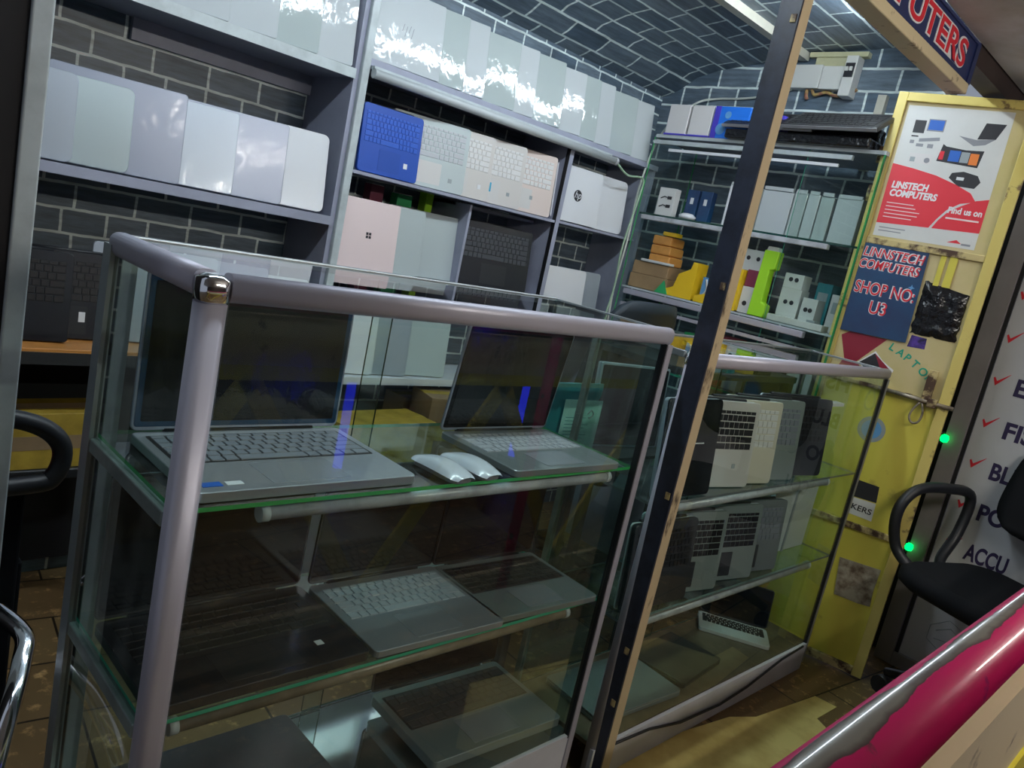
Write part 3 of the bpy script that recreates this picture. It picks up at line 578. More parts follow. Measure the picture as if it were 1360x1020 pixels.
# bottom of case two
z = .093
laptop('white laptop keyboard deck lying askew in the bottom right of the wide glass case', T((2.225, .955, z)) @ R(-57, 'Z'), w=.22, d=.125, base='base_w', keys='key_k', pad='pad_w', lid='base_k', ang=105)
laptop('dull brown grey laptop lying flat at the bottom left of the wide glass case', T((1.62, .87, z)) @ R(-4, 'Z'), w=.32, d=.19, base='base_f', kb=False, lid='base_f')
laptop('dusty grey closed laptop lying flat left of the white keyboard deck', T((1.93, .885, z)) @ R(6, 'Z'), w=.24, d=.17, base='base_k', kb=False, lid='pad_k')
t = thing('carton', 'brown carton standing in the bottom right end of the wide glass case', 'carton', (2.40, 1.03, z))
MB().box(2.39, 2.47, 1.0, 1.075, z, z + .24).build('carton_body', 'card_d', t, bevel=.002); MB().box(2.39, 2.47, .998, 1.0, z + .12, z + .145).build('tape_strip', 'tape', t)

# ------------------------------------------------------------------ shelving
t = thing('shelving_unit', 'grey lilac left bay of wall shelves holding the rounded silver lids', 'shelving', (.7, 2.1, 0))
MB().box(.155, 1.20, 1.965, 2.198, 1.478, 1.50).build('shelf', ['panel'], t, bevel=.002)
MB().box(.155, 1.20, 1.960, 1.966, 1.476, 1.502).build('shelf_edge', 'panel_w', t)
MB().box(.70, 1.20, 2.182, 2.198, 1.425, 1.478).build('back_rail', 'panel', t)
MB().box(.155, 1.20, 1.960, 2.198, 1.078, 1.100).build('shelf', 'panel', t, bevel=.002)
MB().box(.155, 1.20, 1.956, 1.961, 1.077, 1.101).build('shelf_edge', 'panel', t)
MB().box(1.198, 1.222, 1.965, 2.198, 0, 2.0).build('side_panel', 'panel', t)
MB().box(1.212, 1.236, 1.950, 1.966, .2, 2.0).build('front_upright', 'panel_w', t, bevel=.003)
t = thing('shelving_unit', 'right bay of wall shelves under the long row of wrapped lids', 'shelving', (1.9, 2.1, 0))
MB().box(1.225, 2.62, 1.955, 2.198, 1.522, 1.542).build('shelf', 'panel', t, bevel=.002)
MB().box(1.225, 2.10, 1.955, 2.12, 1.232, 1.241, edge=0).build('shelf', 'panel', t)
MB().box(2.10, 2.62, 1.975, 2.12, 1.236, 1.245).build('shelf', 'panel', t)
MB().box(1.225, 2.10, 1.955, 2.198, .940, .962).build('shelf', 'panel', t, bevel=.002)
MB().box(2.095, 2.118, 1.955, 2.198, .25, 1.522).build('divider', 'panel', t)
MB().box(2.0935, 2.0955, 1.953, 1.97, .25, 1.50).build('divider_edge', 'rubber', t)
MB().box(1.715, 1.725, 1.985, 2.198, .962, 1.225).box(1.715, 2.095, 2.06, 2.198, 1.215, 1.225).build('cubby', 'panel', t)
MB().box(2.118, 2.62, 1.965, 2.198, .850, .867).build('shelf', 'panel', t)
MB().box(1.225, 2.10, 1.955, 2.198, .615, .638).build('shelf', 'white', t)
MB().box(2.600, 2.62, 1.965, 2.198, .25, 1.522).build('side_panel', 'panel', t)
t = thing('tube_batten', 'long unlit white batten under the front edge of the top right shelf', 'light fitting', (1.8, 1.94, 1.50))
MB().tube([(1.24, 1.938, 1.503), (2.325, 1.938, 1.503)], .0135, 14).build('batten_body', 'batten', t)
MB().tube([(2.322, 1.938, 1.503), (2.334, 1.938, 1.503)], .0145, 14).build('end_cap', 'diff', t)
MB().box(1.24, 2.3, 1.936, 1.956, 1.513, 1.522).build('batten_clip', 'panel_w', t)
# small clutter behind the second row of laptops
for nm, lab, cat, x_, m_, w_, h_ in (('folder', 'thin green folder below the keyboards on the right shelves', 'folder', 1.66, 'green_b', .03, .16), ('folder', 'maroon folder below the blue keyboard', 'folder', 1.45, 'maroon', .05, .14), ('folder', 'dark green folder between the maroon folder and the bright green one', 'folder', 1.56, 'green_k', .06, .13)):
    t = thing(nm, lab, cat, (x_, 2.15, .962)); MB().box(x_ - w_ / 2, x_ + w_ / 2, 2.13, 2.17, .962, 1.08 + h_).build('cover', m_, t, bevel=.002)
    MB().box(x_ - w_ / 2 + .003, x_ + w_ / 2 - .003, 2.133, 2.167, 1.08 + h_, 1.082 + h_).build('pages', 'paper', t)
# orange desk
t = thing('desk', 'orange wood topped desk with black edge against the brick wall at left', 'desk', (.7, 2.0, 0))
MB().box(.155, 1.198, 1.90, 2.195, .680, .698).build('desk_top', 'desk', t, bevel=.002)
MB().box(.155, 1.198, 1.896, 1.902, .662, .690).build('desk_edge', 'desk_e', t)
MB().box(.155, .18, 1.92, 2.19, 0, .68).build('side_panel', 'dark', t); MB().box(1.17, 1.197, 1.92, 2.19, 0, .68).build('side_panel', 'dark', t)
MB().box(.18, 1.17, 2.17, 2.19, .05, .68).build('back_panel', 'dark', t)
# cartons under shelves
def carton(label, x0, x1, y0, y1, z0, z1, m_='card', tape=True, rz=0, cat='carton', name='carton', tm='tape'):
    cx, cy = (x0 + x1) / 2, (y0 + y1) / 2
    t = thing(name, label, cat, M=T((cx, cy, z0)) @ R(rz, 'Z')); w, d, h = x1 - x0, y1 - y0, z1 - z0
    MB().box(-w / 2, w / 2, -d / 2, d / 2, 0, h).build('carton_body', m_, t, world=False, bevel=.002)
    if tape: MB().box(-w / 2 - .0006, w / 2 + .0006, -.02, .02, h - .001, h + .0006).box(-w / 2 - .0006, w / 2 + .0006, -d / 2 - .0006, -d / 2, h * .35, h * .6).build('tape_strip', tm, t, world=False)
    return t
carton('plastic wrapped yellow carton low behind the near case', 1.25, 1.60, 1.80, 1.95, .38, .535, 'tape', rz=4)
carton('brown open carton right of the yellow wrapped carton', 1.63, 1.82, 1.84, 2.0, .38, .60, 'card_d', rz=-14)
carton('small flat cardboard carton under the lowest right shelf', 1.64, 1.79, 2.04, 2.15, .38, .55, 'card')
t = thing('low_cabinet', 'low pale cabinet under the lowest right shelf carrying the cartons', 'cabinet', (1.65, 1.98, 0))
MB().box(1.24, 1.80, 1.78, 2.19, 0, .365).build('cabinet_body', 'white', t); MB().box(1.24, 1.81, 1.77, 2.19, .365, .38).build('cabinet_top', 'white_l', t)
MB().box(1.25, 1.51, 1.768, 1.78, .02, .355).build('cabinet_door', 'white', t, bevel=.002); MB().box(1.53, 1.79, 1.768, 1.78, .02, .355).build('cabinet_door', 'white', t, bevel=.002)
# left: taped carton, red cloth, chair
carton('glossy yellow carton wrapped in packing tape at the far left below the desk', .43, .665, 1.935, 2.06, .40, .535, 'tape', rz=3, tm='card')
t = thing('stool', 'dark stool under the yellow taped carton', 'stool', (.54, 2.0, 0))
MB().box(.40, .70, 1.925, 2.08, .375, .40).build('seat', 'blk', t, bevel=.004)
for a, b_ in ((.42, 1.94), (.68, 1.94), (.42, 2.06), (.68, 2.06)): MB().tube([(a, b_, 0), (a, b_, .375)], .012, 8).build('leg', 'blk', t)
def arc_pts(pts, n=8):   # Catmull-Rom through the points
    P = [Vector(p) for p in pts]; P = [2 * P[0] - P[1]] + P + [2 * P[-1] - P[-2]]; o = []
    for i in range(1, len(P) - 2):
        for k in range(n):
            t_ = k / n; a, b_, c, d = P[i - 1], P[i], P[i + 1], P[i + 2]
            o.append(.5 * ((2 * b_) + (c - a) * t_ + (2 * a - 5 * b_ + 4 * c - d) * t_ * t_ + (3 * b_ - a - 3 * c + d) * t_ ** 3))
    o.append(P[-2]); return o
def office_chair(label, x, y, rz, seat=.47, back=.55, bw=.40, seatm='blk2', backm='blk2', arms=True):
    t = thing('office_chair', label, 'chair', M=T((x, y, 0)) @ R(rz, 'Z'))   # chair faces -Y in its own frame, back at +Y
    MB().plate(rrect(.42, .42, .10, 0, 0, 8), seat - .055, seat + .01, smooth=True, bev=.022).build('seat', seatm, t, world=False)
    vs = []; nx, ny = 12, 12
    for s_ in (0, 1):
        for j in range(ny + 1):
            v = j / ny; ww = bw / 2 * (1 - abs(2 * v - 1) ** 5 * .22)
            for i in range(nx + 1):
                u_ = 2 * i / nx - 1; e_ = (1 - abs(u_) ** 6 * .12)
                zz = seat + .13 + (v - .5) * (back - .13) * e_ + (back - .13) / 2
                vs.append((u_ * ww, .20 + .03 * v - .035 * (1 - u_ * u_) * -1 - .03 + (.022 if s_ else 0) + .05 * v * v, zz))
    nn = (nx + 1) * (ny + 1); fs = []
    for j in range(ny):
        for i in range(nx):
            a = j * (nx + 1) + i; fs.append((a, a + 1, a + nx + 2, a + nx + 1)); fs.append((nn + a + 1, nn + a, nn + a + nx + 1, nn + a + nx + 2))
    bd = [i for i in range(nx + 1)] + [j * (nx + 1) + nx for j in range(1, ny + 1)] + [ny * (nx + 1) + i for i in range(nx - 1, -1, -1)] + [j * (nx + 1) for j in range(ny - 1, 0, -1)]
    for k in range(len(bd)): a, b_ = bd[k], bd[(k + 1) % len(bd)]; fs.append((a, nn + a, nn + b_, b_))
    MB().add(vs, fs, 0, True).build('backrest', backm, t, world=False)
    MB().tube(arc_pts([(0, .16, seat - .05), (0, .27, seat - .02), (0, .285, seat + .12), (0, .27, seat + .30)]), .018, 8).build('back_bracket', 'blk', t, world=False)
    if arms:
        for s_ in (-1, 1):
            MB().tube(arc_pts([(s_ * .20, -.08, seat - .04), (s_ * .27, -.11, seat + .02), (s_ * .285, -.13, seat + .13), (s_ * .28, -.08, seat + .205), (s_ * .275, .05, seat + .22), (s_ * .275, .16, seat + .20), (s_ * .27, .15, seat + .08), (s_ * .25, .08, seat - .01), (s_ * .20, .05, seat - .04)], 6), .017, 8).build('armrest', 'blk', t, world=False)
    MB().tube([(0, 0, .10), (0, 0, seat - .05)], .024, 12).build('gas_column', 'blk', t, world=False)
    for k in range(5):
        a = 2 * PI * k / 5 + .75
        l_ = MB().tube([(0, 0, .11), (.14 * math.cos(a), .14 * math.sin(a), .10), (.23 * math.cos(a), .23 * math.sin(a), .07)], [.025, .02, .014], 8).build('leg', 'blk', t, world=False)
        MB().tube([(.23 * math.cos(a) - .02 * math.sin(a), .23 * math.sin(a) + .02 * math.cos(a), .028), (.23 * math.cos(a) + .02 * math.sin(a), .23 * math.sin(a) - .02 * math.cos(a), .028)], .028, 12).build('castor', 'blk', l_, world=False)
    return t
office_chair('black office chair in front of the white banner at the right edge', 2.57, .40, -112, seat=.46, back=.44)
office_chair('dark slate office chair back behind the near glass case', 2.08, 1.73, 184, seat=.46, back=.585, bw=.42, backm='blk_c')
# visitor chair with chrome frame at the left
t = thing('visitor_chair', 'black visitor chair with thick looped arm and chrome tube frame at the far left', 'chair', (.18, 1.62, 0))
MB().plate(rrect(.42, .44, .07, .17, 1.63, 6), .40, .46, smooth=True, bev=.02).build('seat', 'blk2', t)
MB().box(.36, .385, 1.44, 1.82, .30, .42).box(-.02, .37, 1.405, 1.425, .16, .57).build('side_apron', 'blk2', t, bevel=.006)
MB().plate(rrect(.42, .40, .08, 1.63, .74, 6), -.06, -.03, M=Matrix(((0, 0, 1, 0), (1, 0, 0, 0), (0, 1, 0, 0), (0, 0, 0, 1)))).build('backrest', 'blk2', t)
for yy in (1.39, 1.87):
    MB().tube(arc_pts([(-.04, yy, .55), (-.03, yy, .68), (.06, yy, .708), (.25, yy, .712), (.36, yy, .695), (.41, yy, .655), (.405, yy, .60), (.36, yy, .585), (.15, yy, .580), (-.03, yy, .575)], 7), .016, 12).build('armrest', 'blk', t)
    MB().tube(arc_pts([(.02, yy, .58), (.02, yy + .01, .45), (.10, yy + .01, .40), (.28, yy, .395)] + ([(.352, 1.30, .37), (.345, 1.245, .34), (.315, 1.175, .30), (.285, 1.12, .22), (.272, 1.10, .10), (.27, 1.10, .012)] if yy < 1.5 else [(.40, yy, .37), (.42, yy, .2), (.42, yy, .012)]), 7), .0145, 12).build('chrome_leg', 'chrome', t)
t = thing('cushion', 'red cushion lying on the black visitor chair at the left edge', 'cushion', (.26, 1.58, .46))
MB().plate(rrect(.11, .16, .05, 1.60, .545, 6), .255, .325, M=Matrix(((0, 0, 1, 0), (1, 0, 0, 0), (0, 1, 0, 0), (0, 0, 0, 1))), smooth=True, bev=.02).build('cushion_cover', 'red', t)
MB().box(.285, .295, 1.60 - .056, 1.60 + .056, .464, .626).build('piping', 'red_d', t)
# ------------------------------------------------------------------ glass wall cabinet at right
X0, X1, Y0, Y1 = 2.53, 2.83, 1.05, 1.935
t = thing('glass_wall_cabinet', 'tall glass shelved cabinet against the right brick wall', 'cabinet', (2.68, 1.5, 0))
MB().box(X0, X1, Y0, Y1, 1.640, 1.652, edge=1).build('top_board', ['panel', 'panel_w'], t)
MB().box(X0 - .006, X0 + .008, Y0 + .10, Y1, 1.615, 1.630).build('top_profile', 'panel_w', t)
MB().box(X0 - .004, X0 + .006, Y0 + .14, 1.86, 1.590, 1.600).build('glass_track', 'white_l', t)
for z, em, y_ in ((1.353, 'edge_d', Y0), (1.062, 'panel_w', Y0), (.78, 'edge', Y0)):
    MB().box(X0 + .01, X1, Y0 + .01, Y1, z - .007, z, edge=1).build('glass_shelf', ['shelf_glass', em], t)
MB().box(X0 - .004, X0 + .022, Y0 + .10, Y1 - .02, 1.030, 1.052).build('shelf_profile', 'alu', t, bevel=.003)
MB().box(X0 - .004, X0 + .02, Y0 + .10, Y1 - .02, 1.327, 1.345).build('shelf_profile', 'diff', t, bevel=.003)
MB().box(X0 - .002, X0 + .012, Y0 + .10, Y1 - .02, .985, .997).build('glass_track', 'alu', t)
MB().box(X0, X0 + .004, Y0, 1.30, .60, 1.64, edge=1).build('front_glass', ['glass', 'edge'], t)
MB().box(X0, X1, Y0, Y0 + .005, .60, 1.64, edge=1).build('side_glass', ['glass_old', 'edge_b'], t)
MB().box(X0, X1, Y1, Y1 + .005, .60, 1.64, edge=1).build('side_glass', ['glass_old', 'edge_b'], t)
MB().box(X0, X1, Y0, Y1, 0, .60).build('base_cupboard', 'panel', t)
MB().box(X0 + .004, X0 + .009, Y0, Y0 + .006, .60, 1.64).build('corner_strip', 'edge_b', t)
# on the cabinet top
for i, ya in enumerate((1.90, 1.798)):
    t = thing('box', 'plain white flat box on top of the glass cabinet, %s of two' % ('left' if i == 0 else 'right'), 'box', (2.6, ya, 1.652), group='white boxes on the cabinet')
    MB().box(2.53, 2.60, ya - .092, ya, 1.652, 1.765).build('box_body', 'box_w', t, bevel=.002)
    MB().box(2.527, 2.605, ya - .094, ya + .002, 1.652, 1.658).build('box_tray', 'box_v', t)
t = thing('box', 'bright blue and violet gadget box on top of the glass cabinet', 'box', (2.6, 1.64, 1.652))
MB().box(2.53, 2.60, 1.555, 1.698, 1.652, 1.765).build('box_body', 'box_b', t, bevel=.002); MB().box(2.5285, 2.53, 1.675, 1.698, 1.652, 1.765).build('side_stripe', 'box_v', t)
F = frameM((2.5285, 1.64, 1.68), (0, -1, 0), (-1, 0, 0))
MB().lathe([(.020, 0), (.020, .0006)], 20, M=T((2.5285, 1.66, 1.685)) @ R(-90, 'Y')).lathe([(.013, 0), (.013, .0006)], 20, M=T((2.5285, 1.64, 1.735)) @ R(-90, 'Y')).build('printed_blob', 'blue_k', t)
t = thing('box', 'small violet blue box with pale print behind the pole on the cabinet top', 'box', (2.6, 1.49, 1.652))
MB().box(2.56, 2.62, 1.435, 1.535, 1.652, 1.75).build('box_body', 'box_v', t, bevel=.002)
for k in range(4): MB().box(2.5592, 2.56, 1.515 - k * .012, 1.522 - k * .012, 1.69, 1.735).build('print', 'blue_k', t)
def keyboard(label, y0, y1, x0, z, rz=0, group=None):
    w = y1 - y0; t = thing('keyboard', label, 'keyboard', M=T((x0, (y0 + y1) / 2, z)) @ R(-90 + rz, 'Z') @ R(30, 'X'), group=group)
    MB().plate(rrect(w, .14, .008, 0, .07), 0, .016, bev=.003).build('body', 'kb', t, world=False)
    MB().plate(rrect(w + .003, .004, .0015, 0, -.0015), .004, .014).build('silver_edge', 'kb_s', t, world=False)
    keys_mb(w, .015, .125, .016).build('keys', 'key_k', t, world=False)
keyboard('upper black desktop keyboard with silver edge on the cabinet top, left of two', 1.30, 1.64, 2.51, 1.688, 0)
keyboard('upper black desktop keyboard with silver edge on the cabinet top, right of two', 1.07, 1.40, 2.475, 1.690, -3)
t = thing('wrapped_keyboards', 'thick black plastic wrapped bundle of keyboards under the two upper ones', 'bundle', (2.6, 1.3, 1.652))
MB().box(2.50, 2.62, 1.10, 1.62, 1.652, 1.684).box(2.60, 2.66, 1.12, 1.60, 1.652, 1.735).build('bundle_body', 'bag', t, bevel=.006)
# cabinet shelf one: upright thin boxes and slabs
z = 1.354
for i, (ya, yb, m_, lab) in enumerate(((1.585, 1.505, 'white_l', 'white upright tablet box beside the pole'), (1.500, 1.455, 'steel', 'grey upright slab between white tablet boxes'), (1.450, 1.335, 'wrap', 'widest white wrapped tablet box'), (1.330, 1.285, 'wrap_g', 'narrow wrapped tablet box right of the widest one'), (1.280, 1.240, 'wrap', 'narrow white wrapped tablet box near the glass edge'), (1.235, 1.190, 'wrap_g', 'wrapped tablet box at the dark glass edge line'), (1.180, 1.095, 'wrap', 'pale wrapped tablet box at the right end'))):
    t = thing('tablet_box', lab + ' on the upper glass cabinet shelf', 'box', (2.6, ya, z), group='tablet boxes in the glass cabinet')
    MB().box(2.572, 2.70, yb, ya, z, z + .150 - (i % 3) * .003).build('box_body', m_, t, bevel=.002)
    MB().box(2.57, 2.575, yb + .004, ya - .004, z + .146, z + .158).build('film_fold', 'wrap', t)
t = thing('cable_box', 'white boxed charging cable at the left end of the glass cabinet', 'box', (2.56, 1.87, z))
MB().box(2.555, 2.59, 1.80, 1.875, z, z + .105).build('box_body', 'paper', t, bevel=.001)
for k in (0, 1):
    MB().box(2.5545, 2.555, 1.812, 1.832, z + .030 + k * .032, z + .042 + k * .032).tube([(2.5545, 1.83, z + .036 + k * .032), (2.5545, 1.845, z + .040 + k * .032), (2.5545, 1.862, z + .032 + k * .032)], .0022, 6).build('printed_plug', 'ink', t)
for i, ya in enumerate((1.775, 1.715)):
    t = thing('phone_box', 'dark blue phone box with a white square, %s of two behind the glass' % ('left' if i == 0 else 'right'), 'box', (2.6, ya, z), group='dark phone boxes')
    MB().box(2.60, 2.63, ya - .05, ya, z, z + .115).build('box_body', 'teal_n', t, bevel=.001); MB().box(2.599, 2.60, ya - .032, ya - .018, z + .062, z + .085).build('square_mark', 'sticker', t)
t = thing('headset', 'white earphone bundle lying in front of the dark phone boxes', 'earphones', (2.57, 1.72, z)); MB().lathe([(.004, 0), (.03, .002), (.034, .012), (.02, .022), (.003, .024)], 16, M=T((2.573, 1.735, z))).build('ear_cup', 'white_l', t)
# cabinet shelf two
z = 1.063
carton('brown cardboard carton, lower of the stack at the left of the glass cabinet', 2.56, 2.72, 1.745, 1.925, z, z + .055, 'card', tape=False)
carton('brown cardboard carton, upper of the stack at the left of the glass cabinet', 2.56, 2.72, 1.75, 1.92, z + .056, z + .105, 'card', tape=False)
for i in range(3):
    t = thing('packet', 'orange paper packet, %s of the pile on the brown cartons' % ['lowest', 'middle', 'topmost'][i], 'packet', (2.6, 1.83, z + .106 + i * .037), group='orange packets')
    MB().box(2.585, 2.68, 1.775 + .006 * i, 1.875, z + .1065 + i * .037, z + .142 + i * .037).build('packet_body', 'orange', t, bevel=.006)
t = thing('strip_box', 'small yellow strip on top of the orange packets', 'box', (2.6, 1.81, z + .22)); MB().box(2.58, 2.62, 1.765, 1.83, z + .2185, z + .234).build('box_body', 'ybox', t, bevel=.002)
t = thing('switch_pack', 'flat white gadget pack between carton and orange packets', 'pack', (2.56, 1.8, z + .1)); MB().box(2.552, 2.583, 1.745, 1.885, z + .1062, z + .116).build('pack_body', 'paper', t, bevel=.002)
def magazine(label, y0, y1, x, zz, h):
    t = thing('magazine_file', label, 'file holder', (x, (y0 + y1) / 2, zz)); w = y1 - y0
    prof_ = [(0, 0), (w, 0), (w, h), (w - .022, h), (w - .028, h * .80), (w * .40, h * .62), (w * .30, h * .26), (0, h * .14)]
    F_ = frameM((x, y1, zz), (0, -1, 0), (-1, 0, 0))
    MB().plate(prof_, -.005, 0, M=F_).plate(prof_, -.07, -.065, M=F_).build('side', 'ybox', t); MB().plate([(w - .004, 0), (w, 0), (w, h), (w - .004, h)], -.065, -.005, M=F_).plate([(0, 0), (w, 0), (w, .004), (0, .004)], -.065, -.005, M=F_).build('back', 'ybox', t)
    return t
magazine('yellow magazine file to the right of the pole in the glass cabinet', 1.435, 1.61, 2.555, z, .150)
magazine('yellow magazine file leaning at the left of the pole in the glass cabinet', 1.62, 1.745, 2.552, z, .140)
t = thing('card', 'blue and white printed card inside the yellow file', 'card', (2.59, 1.56, z + .02)); MB().box(2.575, 2.578, 1.54, 1.60, z + .005, z + .095).build('card_sheet', 'blue_k', t)
MB().tube(arc_pts([(2.5745, 1.592, z + .02), (2.5745, 1.575, z + .05), (2.5745, 1.585, z + .088)]), .004, 6).build('white_swirl', 'paper', t)
t = thing('card', 'green triangular card beside the brown cartons', 'card', (2.56, 1.75, z)); MB().plate([(0, 0), (.06, .0), (.035, .05)], 0, .003, M=frameM((2.551, 1.785, z), (0, -1, 0), (-1, 0, 0))).build('card_sheet', 'green_k', t)
t = thing('tape_dispenser', 'bright lime green tall dispenser bottle in the glass cabinet', 'dispenser', (2.57, 1.33, z))
F_ = frameM((2.56, 1.385, z), (0, -1, 0), (-1, 0, 0))
MB().plate([(.0, .0), (.062, .0), (.062, .045), (.044, .052), (.042, .165), (.060, .170), (.062, .232), (.006, .232)], -.04, 0, M=F_).build('body', 'green_b', t, bevel=.004)
MB().plate([(.010, .232), (.056, .232), (.050, .246), (.014, .246)], -.034, -.006, M=F_).build('cap', 'paper', t)
t = thing('maroon_carton', 'maroon topped white box left of the green dispenser', 'box', (2.6, 1.41, z)); MB().box(2.575, 2.65, 1.389, 1.433, z, z + .095).build('box_body', 'paper', t, bevel=.001); MB().box(2.575, 2.65, 1.385, 1.430, z + .0955, z + .155).build('box_top', 'maroon', t, bevel=.001)
MB().lathe([(.009, 0), (.009, .0005)], 14, M=T((2.575, 1.412, z + .035)) @ R(-90, 'Y')).build('print', 'ink', t)
for i, (ya, zz, hh, w_) in enumerate(((1.50, z + .151, .075, .13), (1.30, z, .12, .075), (1.215, z, .10, .055), (1.30, z + .1205, .05, .07))):
    t = thing('earbud_box', ['white earphone box with black droplets above the yellow file', 'white earphone box with black earbuds right of the green dispenser', 'slim white adapter box near the right end of the lower glass shelf', 'grey white box atop the earbud box by the green dispenser'][i], 'box', (2.6, ya, zz))
    MB().box(2.60, 2.66, ya - w_, ya, zz, zz + hh).build('box_body', 'paper', t, bevel=.001)
    for k in (0, 1): MB().lathe([(.002, 0), (.008, .0005), (.002, .001)], 10, M=T((2.5995, ya - w_ * (.35 + .3 * k), zz + hh * .6)) @ R(-90, 'Y')).build('printed_earbud', 'ink', t)
MBS = [(1.205, 1.150, 0, .16, 'teal', 'dark teal upright box near the right cabinet end'), (1.145, 1.075, 0, .13, 'box_w', 'pale cube box in the right cabinet corner'), (1.60, 1.54, 0, .0, None, None)]
for ya, yb, dz, hh, m_, lab in MBS:
    if m_: 
        t = thing('box', lab, 'box', (2.7, ya, z)); MB().box(2.66, 2.74, yb, ya, z, z + hh).build('box_body', m_, t, bevel=.001); MB().box(2.6590, 2.66, yb + .01, ya - .01, z + hh * .5, z + hh * .8).build('label_patch', 'sticker_g', t)
t = thing('white_tray', 'row of flat white adapters lying at the right of the lower glass shelf', 'tray', (2.57, 1.2, z)); MB().box(2.545, 2.60, 1.10, 1.30, z, z + .022).build('tray_body', 'paper', t, bevel=.002); MB().box(2.55, 2.595, 1.13, 1.16, z + .0225, z + .03).build('adapter', 'sticker_g', t)
# lower cabinet level
z = .781
for i, (ya, yb, m_, hh, lab) in enumerate(((1.62, 1.55, 'green_k', .15, 'dark green'), (1.53, 1.43, 'red_d', .17, 'dark red'), (1.42, 1.36, 'steel', .15, 'pale grey'), (1.34, 1.20, 'blk', .17, 'black'), (1.19, 1.10, 'box_w', .14, 'whitish'))):
    t = thing('storage_box', lab + ' box on the lowest level of the glass wall cabinet', 'box', (2.62, ya, z)); MB().box(2.58, 2.70, yb, ya, z, z + hh).build('box_body', m_, t, bevel=.003); MB().box(2.576, 2.704, yb - .002, ya + .002, z + hh, z + hh + .012).build('box_lid', m_, t, bevel=.002)
# things just behind case two, seen over its top
t = thing('magazine_file', 'yellow file lying flat on the table behind the wide glass case', 'file holder', (2.3, 1.35, .90))
MB().plate([(2.11, 1.24), (2.40, 1.24), (2.50, 1.32), (2.49, 1.46), (2.30, 1.45), (2.14, 1.33)], .902, .932).build('cover', 'ybox', t, bevel=.003); MB().plate([(2.13, 1.255), (2.24, 1.255), (2.25, 1.33), (2.17, 1.33)], .9325, .936).build('label_patch', 'blue_k', t)
t = thing('work_table', 'dark work table behind the wide glass case carrying the yellow file', 'table', (2.15, 1.3, 0))
MB().box(1.885, 2.52, 1.12, 1.49, .88, .90).build('table_top', 'desk_e', t, bevel=.002)
for a, b_ in ((1.905, 1.14), (2.50, 1.14), (1.905, 1.47), (2.50, 1.47)): MB().box(a - .015, a + .015, b_ - .015, b_ + .015, 0, .88).build('leg', 'desk_e', t)
for i, (xa, m_, w_) in enumerate(((1.93, 'card', .08), (2.01, 'blue_k', .06), (2.09, 'teal', .05), (2.20, 'tape', .06), (2.30, 'blk', .09))):
    t = thing('parts_box', '%s small parts box on the table behind the upright laptops' % ['brown', 'light blue', 'teal', 'yellow', 'black'][i], 'box', (xa, 1.16, .90))
    MB().box(xa - w_ / 2, xa + w_ / 2, 1.13, 1.19, .90, .955).build('box_body', m_, t, bevel=.002); MB().box(xa - w_ / 2 - .001, xa + w_ / 2 + .001, 1.129, 1.191, .955, .961).build('box_lid', m_, t)
# pale green slip, its stand and a dark laptop behind the right end of the near case
t = thing('paper_slip', 'pale green printed slip standing behind the right end of the near case', 'slip', M=frameM((1.468, 1.205, .668), (1, -.12, 0), (-.12, -1, 0)))
MB().box(0, .130, 0, .128, 0, .001).build('sheet', 'slip', t, world=False)
for k in range(8): MB().box(.012, .070 + .012 * (k % 3), .018 + k * .009, .0195 + k * .009, .001, .0013).build('printed_line', 'teal', t, world=False)
MB().tube(arc_pts([(.085, .092, .0012), (.095, .102, .0012), (.105, .092, .0012), (.095, .082, .0012), (.089, .084, .0012)]), .0018, 6).build('printed_mark', 'ink_g', t, world=False)
t = thing('slip_stand', 'dark teal board backing the pale green slip', 'stand', (1.53, 1.22, .667)); MB().box(1.425, 1.615, 1.212, 1.218, .672, .835).build('board', 'teal', t); MB().box(1.44, 1.60, 1.207, 1.26, .667, .672).build('foot', 'teal', t)
t = thing('side_table', 'narrow dark table behind the near case carrying the slip stand', 'table', (1.55, 1.25, 0)); MB().box(1.33, 1.87, 1.115, 1.38, .650, .665).build('table_top', 'desk_e', t)
for a, b_ in ((1.35, 1.13), (1.85, 1.13), (1.35, 1.36), (1.85, 1.36)): MB().box(a - .012, a + .012, b_ - .012, b_ + .012, 0, .650).build('leg', 'desk_e', t)
r_ = laptop('dark screened laptop with silver rim upright behind the near case', standing(1.725, 1.20, .667, -10, 4), w=.255, d=.225, base='silver', kb=False, lid='silver', rad=.006)
MB().plate(rrect(.243, .213, .004, 0, .1125), .0166, .0170).build('screen', 'screen', r_, world=False)
# ------------------------------------------------------------------ breaker boxes and cables
t = thing('switch_box', 'ivory breaker and socket boxes with scorched wires on the right brick wall', 'switch box', (2.85, 1.47, 1.9))
MB().box(2.825, 2.858, 1.49, 1.60, 1.915, 2.0).build('socket_box', 'switch', t, bevel=.004); MB().box(2.825, 2.858, 1.40, 1.488, 1.912, 1.995).build('socket_box', 'switch', t, bevel=.004)
MB().box(2.805, 2.858, 1.355, 1.398, 1.885, 2.025).build('breaker_box', 'switch', t, bevel=.003)
bk = MB().box(2.800, 2.805, 1.360, 1.392, 1.950, 1.998).build('breaker', 'ink', t); MB().box(2.794, 2.800, 1.364, 1.374, 1.970, 1.984).box(2.794, 2.800, 1.379, 1.389, 1.970, 1.984).build('toggle', 'switch', bk)
MB().tube(arc_pts([(2.85, 1.52, 1.915), (2.84, 1.50, 1.895), (2.845, 1.46, 1.905), (2.84, 1.42, 1.893), (2.85, 1.38, 1.90), (2.85, 1.35, 1.92)]), .006, 8).tube(arc_pts([(2.85, 1.54, 1.913), (2.845, 1.535, 1.89), (2.85, 1.53, 1.88)]), .007, 8).build('scorched_wires', 'hot', t)
